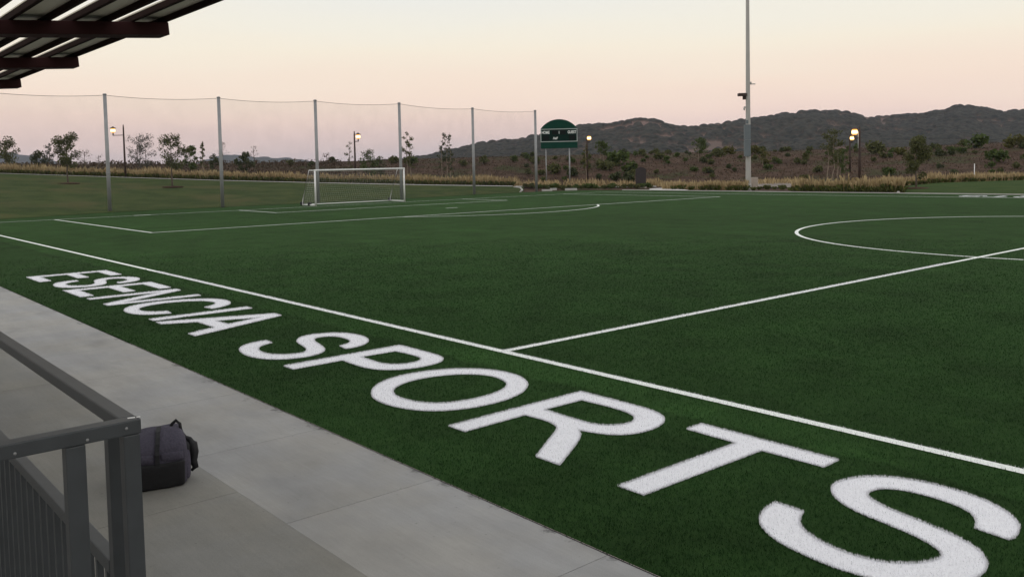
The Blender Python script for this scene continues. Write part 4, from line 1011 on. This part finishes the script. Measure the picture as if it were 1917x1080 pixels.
# ------------------------------------------------------------------ shade canopy at top left
cy = empty('shade_canopy', (3, -9, .95), 'dark brown slatted shade canopy at the top left corner', 'canopy')
co = Vector((3, -9, .95)); tilt = math.atan(.073)
Mt = Matrix.Translation((0, -5.53, 3.60)) @ Matrix.Rotation(tilt, 4, 'X')        # local y=0 at the beam ends, z=0 at their underside
bxs = [2.99 - 2.39 * k for k in range(-2, 5)]
for xb in bxs:
    m_ = MB(); m_.box(xb - .205, xb, -4.6, 0, 0, .092, Mt, .006); bmesh.ops.translate(m_.bm, vec=-co, verts=m_.bm.verts); m_.build('beam', M_brown, cy)
xl, xr = bxs[-1] - .8, bxs[0] + .6
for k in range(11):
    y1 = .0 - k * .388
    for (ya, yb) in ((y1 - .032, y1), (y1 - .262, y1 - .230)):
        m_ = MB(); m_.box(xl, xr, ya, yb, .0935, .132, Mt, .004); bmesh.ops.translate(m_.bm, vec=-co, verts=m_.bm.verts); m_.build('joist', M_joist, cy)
    m_ = MB(); m_.box(xl - .05, xr + .05, y1 - .264, y1, .1335, .142, Mt); bmesh.ops.translate(m_.bm, vec=-co, verts=m_.bm.verts); m_.build('roof_slat', M_deck, cy)
for xb in bxs[::2]:
    m_ = MB(); m_.box(xb - .19, xb - .015, -9.3, -9.12, .95, 3.33, None, .008); bmesh.ops.translate(m_.bm, vec=-co, verts=m_.bm.verts); m_.build('column', M_brown, cy)

# ------------------------------------------------------------------ sports bag
bg_ = empty('sports_bag', (2.02, -5.42, 0.002), 'dark grey and black sports bag standing on the concrete beside the railing', 'bag', rz=rad(-14))
def blob(name, rings, mat, seg=28, p=3.2, wob=.008, seed=0, loc=(0, 0, 0), par=None):
    """lofted superellipse rings (z, rx, ry, ox, oy)"""
    bm = bmesh.new(); R = []
    for (z, rx, ry, oxx, oyy) in rings:
        ring = []
        for k in range(seg):
            a_ = 2 * math.pi * k / seg; c, s = math.cos(a_), math.sin(a_)
            q = (abs(c) ** p + abs(s) ** p) ** (-1 / p)
            n_ = wob * (2 * float(vnoise(np.array(a_ * 3 + seed), np.array(z * 22 + seed))) - 1 + 1.2 * float(vnoise(np.array(a_ * 9 + seed), np.array(z * 60 + seed))) - .6)
            ring.append(bm.verts.new((oxx + (rx + n_) * q * c, oyy + (ry + n_) * q * s, z + wob * .6 * math.sin(a_ * 3 + seed))))
        R.append(ring)
    for A, B in zip(R, R[1:]):
        for k in range(seg): f = bm.faces.new((A[k], A[(k + 1) % seg], B[(k + 1) % seg], B[k])); f.smooth = True
    for A, flip in ((R[0], True), (R[-1], False)):
        c = bm.verts.new(sum((v.co for v in A), Vector()) / seg + Vector((0, 0, -.0 if flip else .006)))
        for k in range(seg): f = bm.faces.new((c, A[k], A[(k + 1) % seg])); f.smooth = True
    bmesh.ops.recalc_face_normals(bm, faces=bm.faces)
    me = bpy.data.meshes.new(name); bm.to_mesh(me); bm.free()
    o = link_mesh(name, me, mat, par or bg_, loc)
    sd = o.modifiers.new('soft', 'SUBSURF'); sd.levels = 1; sd.render_levels = 2
    return o
# local axes: +x towards the viewer, +y towards the pitch
blob('body', [(0.0, .20, .215, 0, -.03), (.02, .212, .232, 0, -.03), (.08, .215, .238, 0, -.03), (.15, .216, .24, 0, -.03), (.22, .22, .242, 0, -.03), (.27, .22, .244, 0, -.03), (.315, .212, .242, -.002, -.03), (.345, .20, .236, -.012, -.028), (.385, .172, .215, -.03, -.01), (.42, .125, .175, -.045, .01), (.445, .06, .11, -.06, .03)], M_bag, seed=1, p=7, wob=.009, seg=44)
blob('lower_panel', [(0.003, .09, .198, .13, -.03), (.012, .098, .210, .13, -.03), (.06, .10, .212, .131, -.03), (.12, .10, .213, .132, -.03), (.18, .10, .214, .132, -.03), (.214, .099, .213, .131, -.03), (.220, .09, .20, .128, -.03)], M_bagblk, seed=4, p=11, wob=.004, seg=44)
for (yc, w_) in ((-.145, .098), (.078, .098)):
    blob('front_flap', [(.222, .085, w_ - .008, .135, yc), (.232, .096, w_, .137, yc), (.262, .10, w_, .136, yc), (.290, .097, w_, .132, yc), (.302, .085, w_ - .01, .128, yc)], M_bag, seed=9, p=8, wob=.005)
blob('end_pocket', [(.02, .15, .05, .01, .175), (.05, .165, .055, .01, .18), (.20, .16, .058, .0, .185), (.28, .12, .045, -.01, .18)], M_bag, seed=13, p=4, wob=.007)
st = MB(); 
for yy in (-.005,):
    pts = [(.236, yy - .028, .215), (.234, yy - .028, .29), (.218, yy - .028, .325), (.190, yy - .02, .366), (.145, yy - .012, .402), (.085, yy - .005, .437), (.0, yy + .01, .46)]
    for a_, b_ in zip(pts, pts[1:]):
        A, B = Vector(a_), Vector(b_); d_ = (B - A); L_ = d_.length; Q = d_.to_track_quat('X', 'Z').to_matrix().to_4x4()
        st.box(-.004, L_ + .004, -.017, .017, -.004, .005, Matrix.Translation(A) @ Q)
st.build('strap', M_strap, bg_)
hp = [(-.05, .09, .42), (-.045, .115, .462), (-.04, .145, .487), (-.035, .175, .458), (-.035, .185, .37)]
MB().tube(hp, [.012, .013, .016, .013, .012], 8).build('handle', M_strap, bg_)
MB().tube([(-.02, .185, .375), (.01, .205, .345), (.03, .235, .325), (.045, .265, .29), (.05, .272, .22), (.04, .262, .14), (.05, .278, .09), (.03, .25, .06)], [.018, .02, .03, .036, .038, .034, .026, .014], 8).build('shoulder_strap', M_strap, bg_)
MB().tube([(.03, .205, .33), (.07, .215, .29), (.06, .222, .20), (.05, .22, .10)], [.016, .024, .024, .012], 8).build('zip_edge', M_strap, bg_)

# ------------------------------------------------------------------ haze: thin even evening air
m = bpy.data.materials.new('evening air'); m.use_nodes = True; t = m.node_tree; t.nodes.clear()
o_ = t.nodes.new('ShaderNodeOutputMaterial'); pvn = t.nodes.new('ShaderNodeVolumePrincipled')
pvn.inputs['Color'].default_value = (.74, .80, .97, 1); pvn.inputs['Density'].default_value = 1.0e-4; pvn.inputs['Anisotropy'].default_value = .0
t.links.new(pvn.outputs[0], o_.inputs['Volume'])
hz = MB().box(-4200, 4200, -4200, 4200, -40, 84).build('haze', m); tag(hz, kind='stuff'); hz['label'] = 'thin evening haze over the far hills'
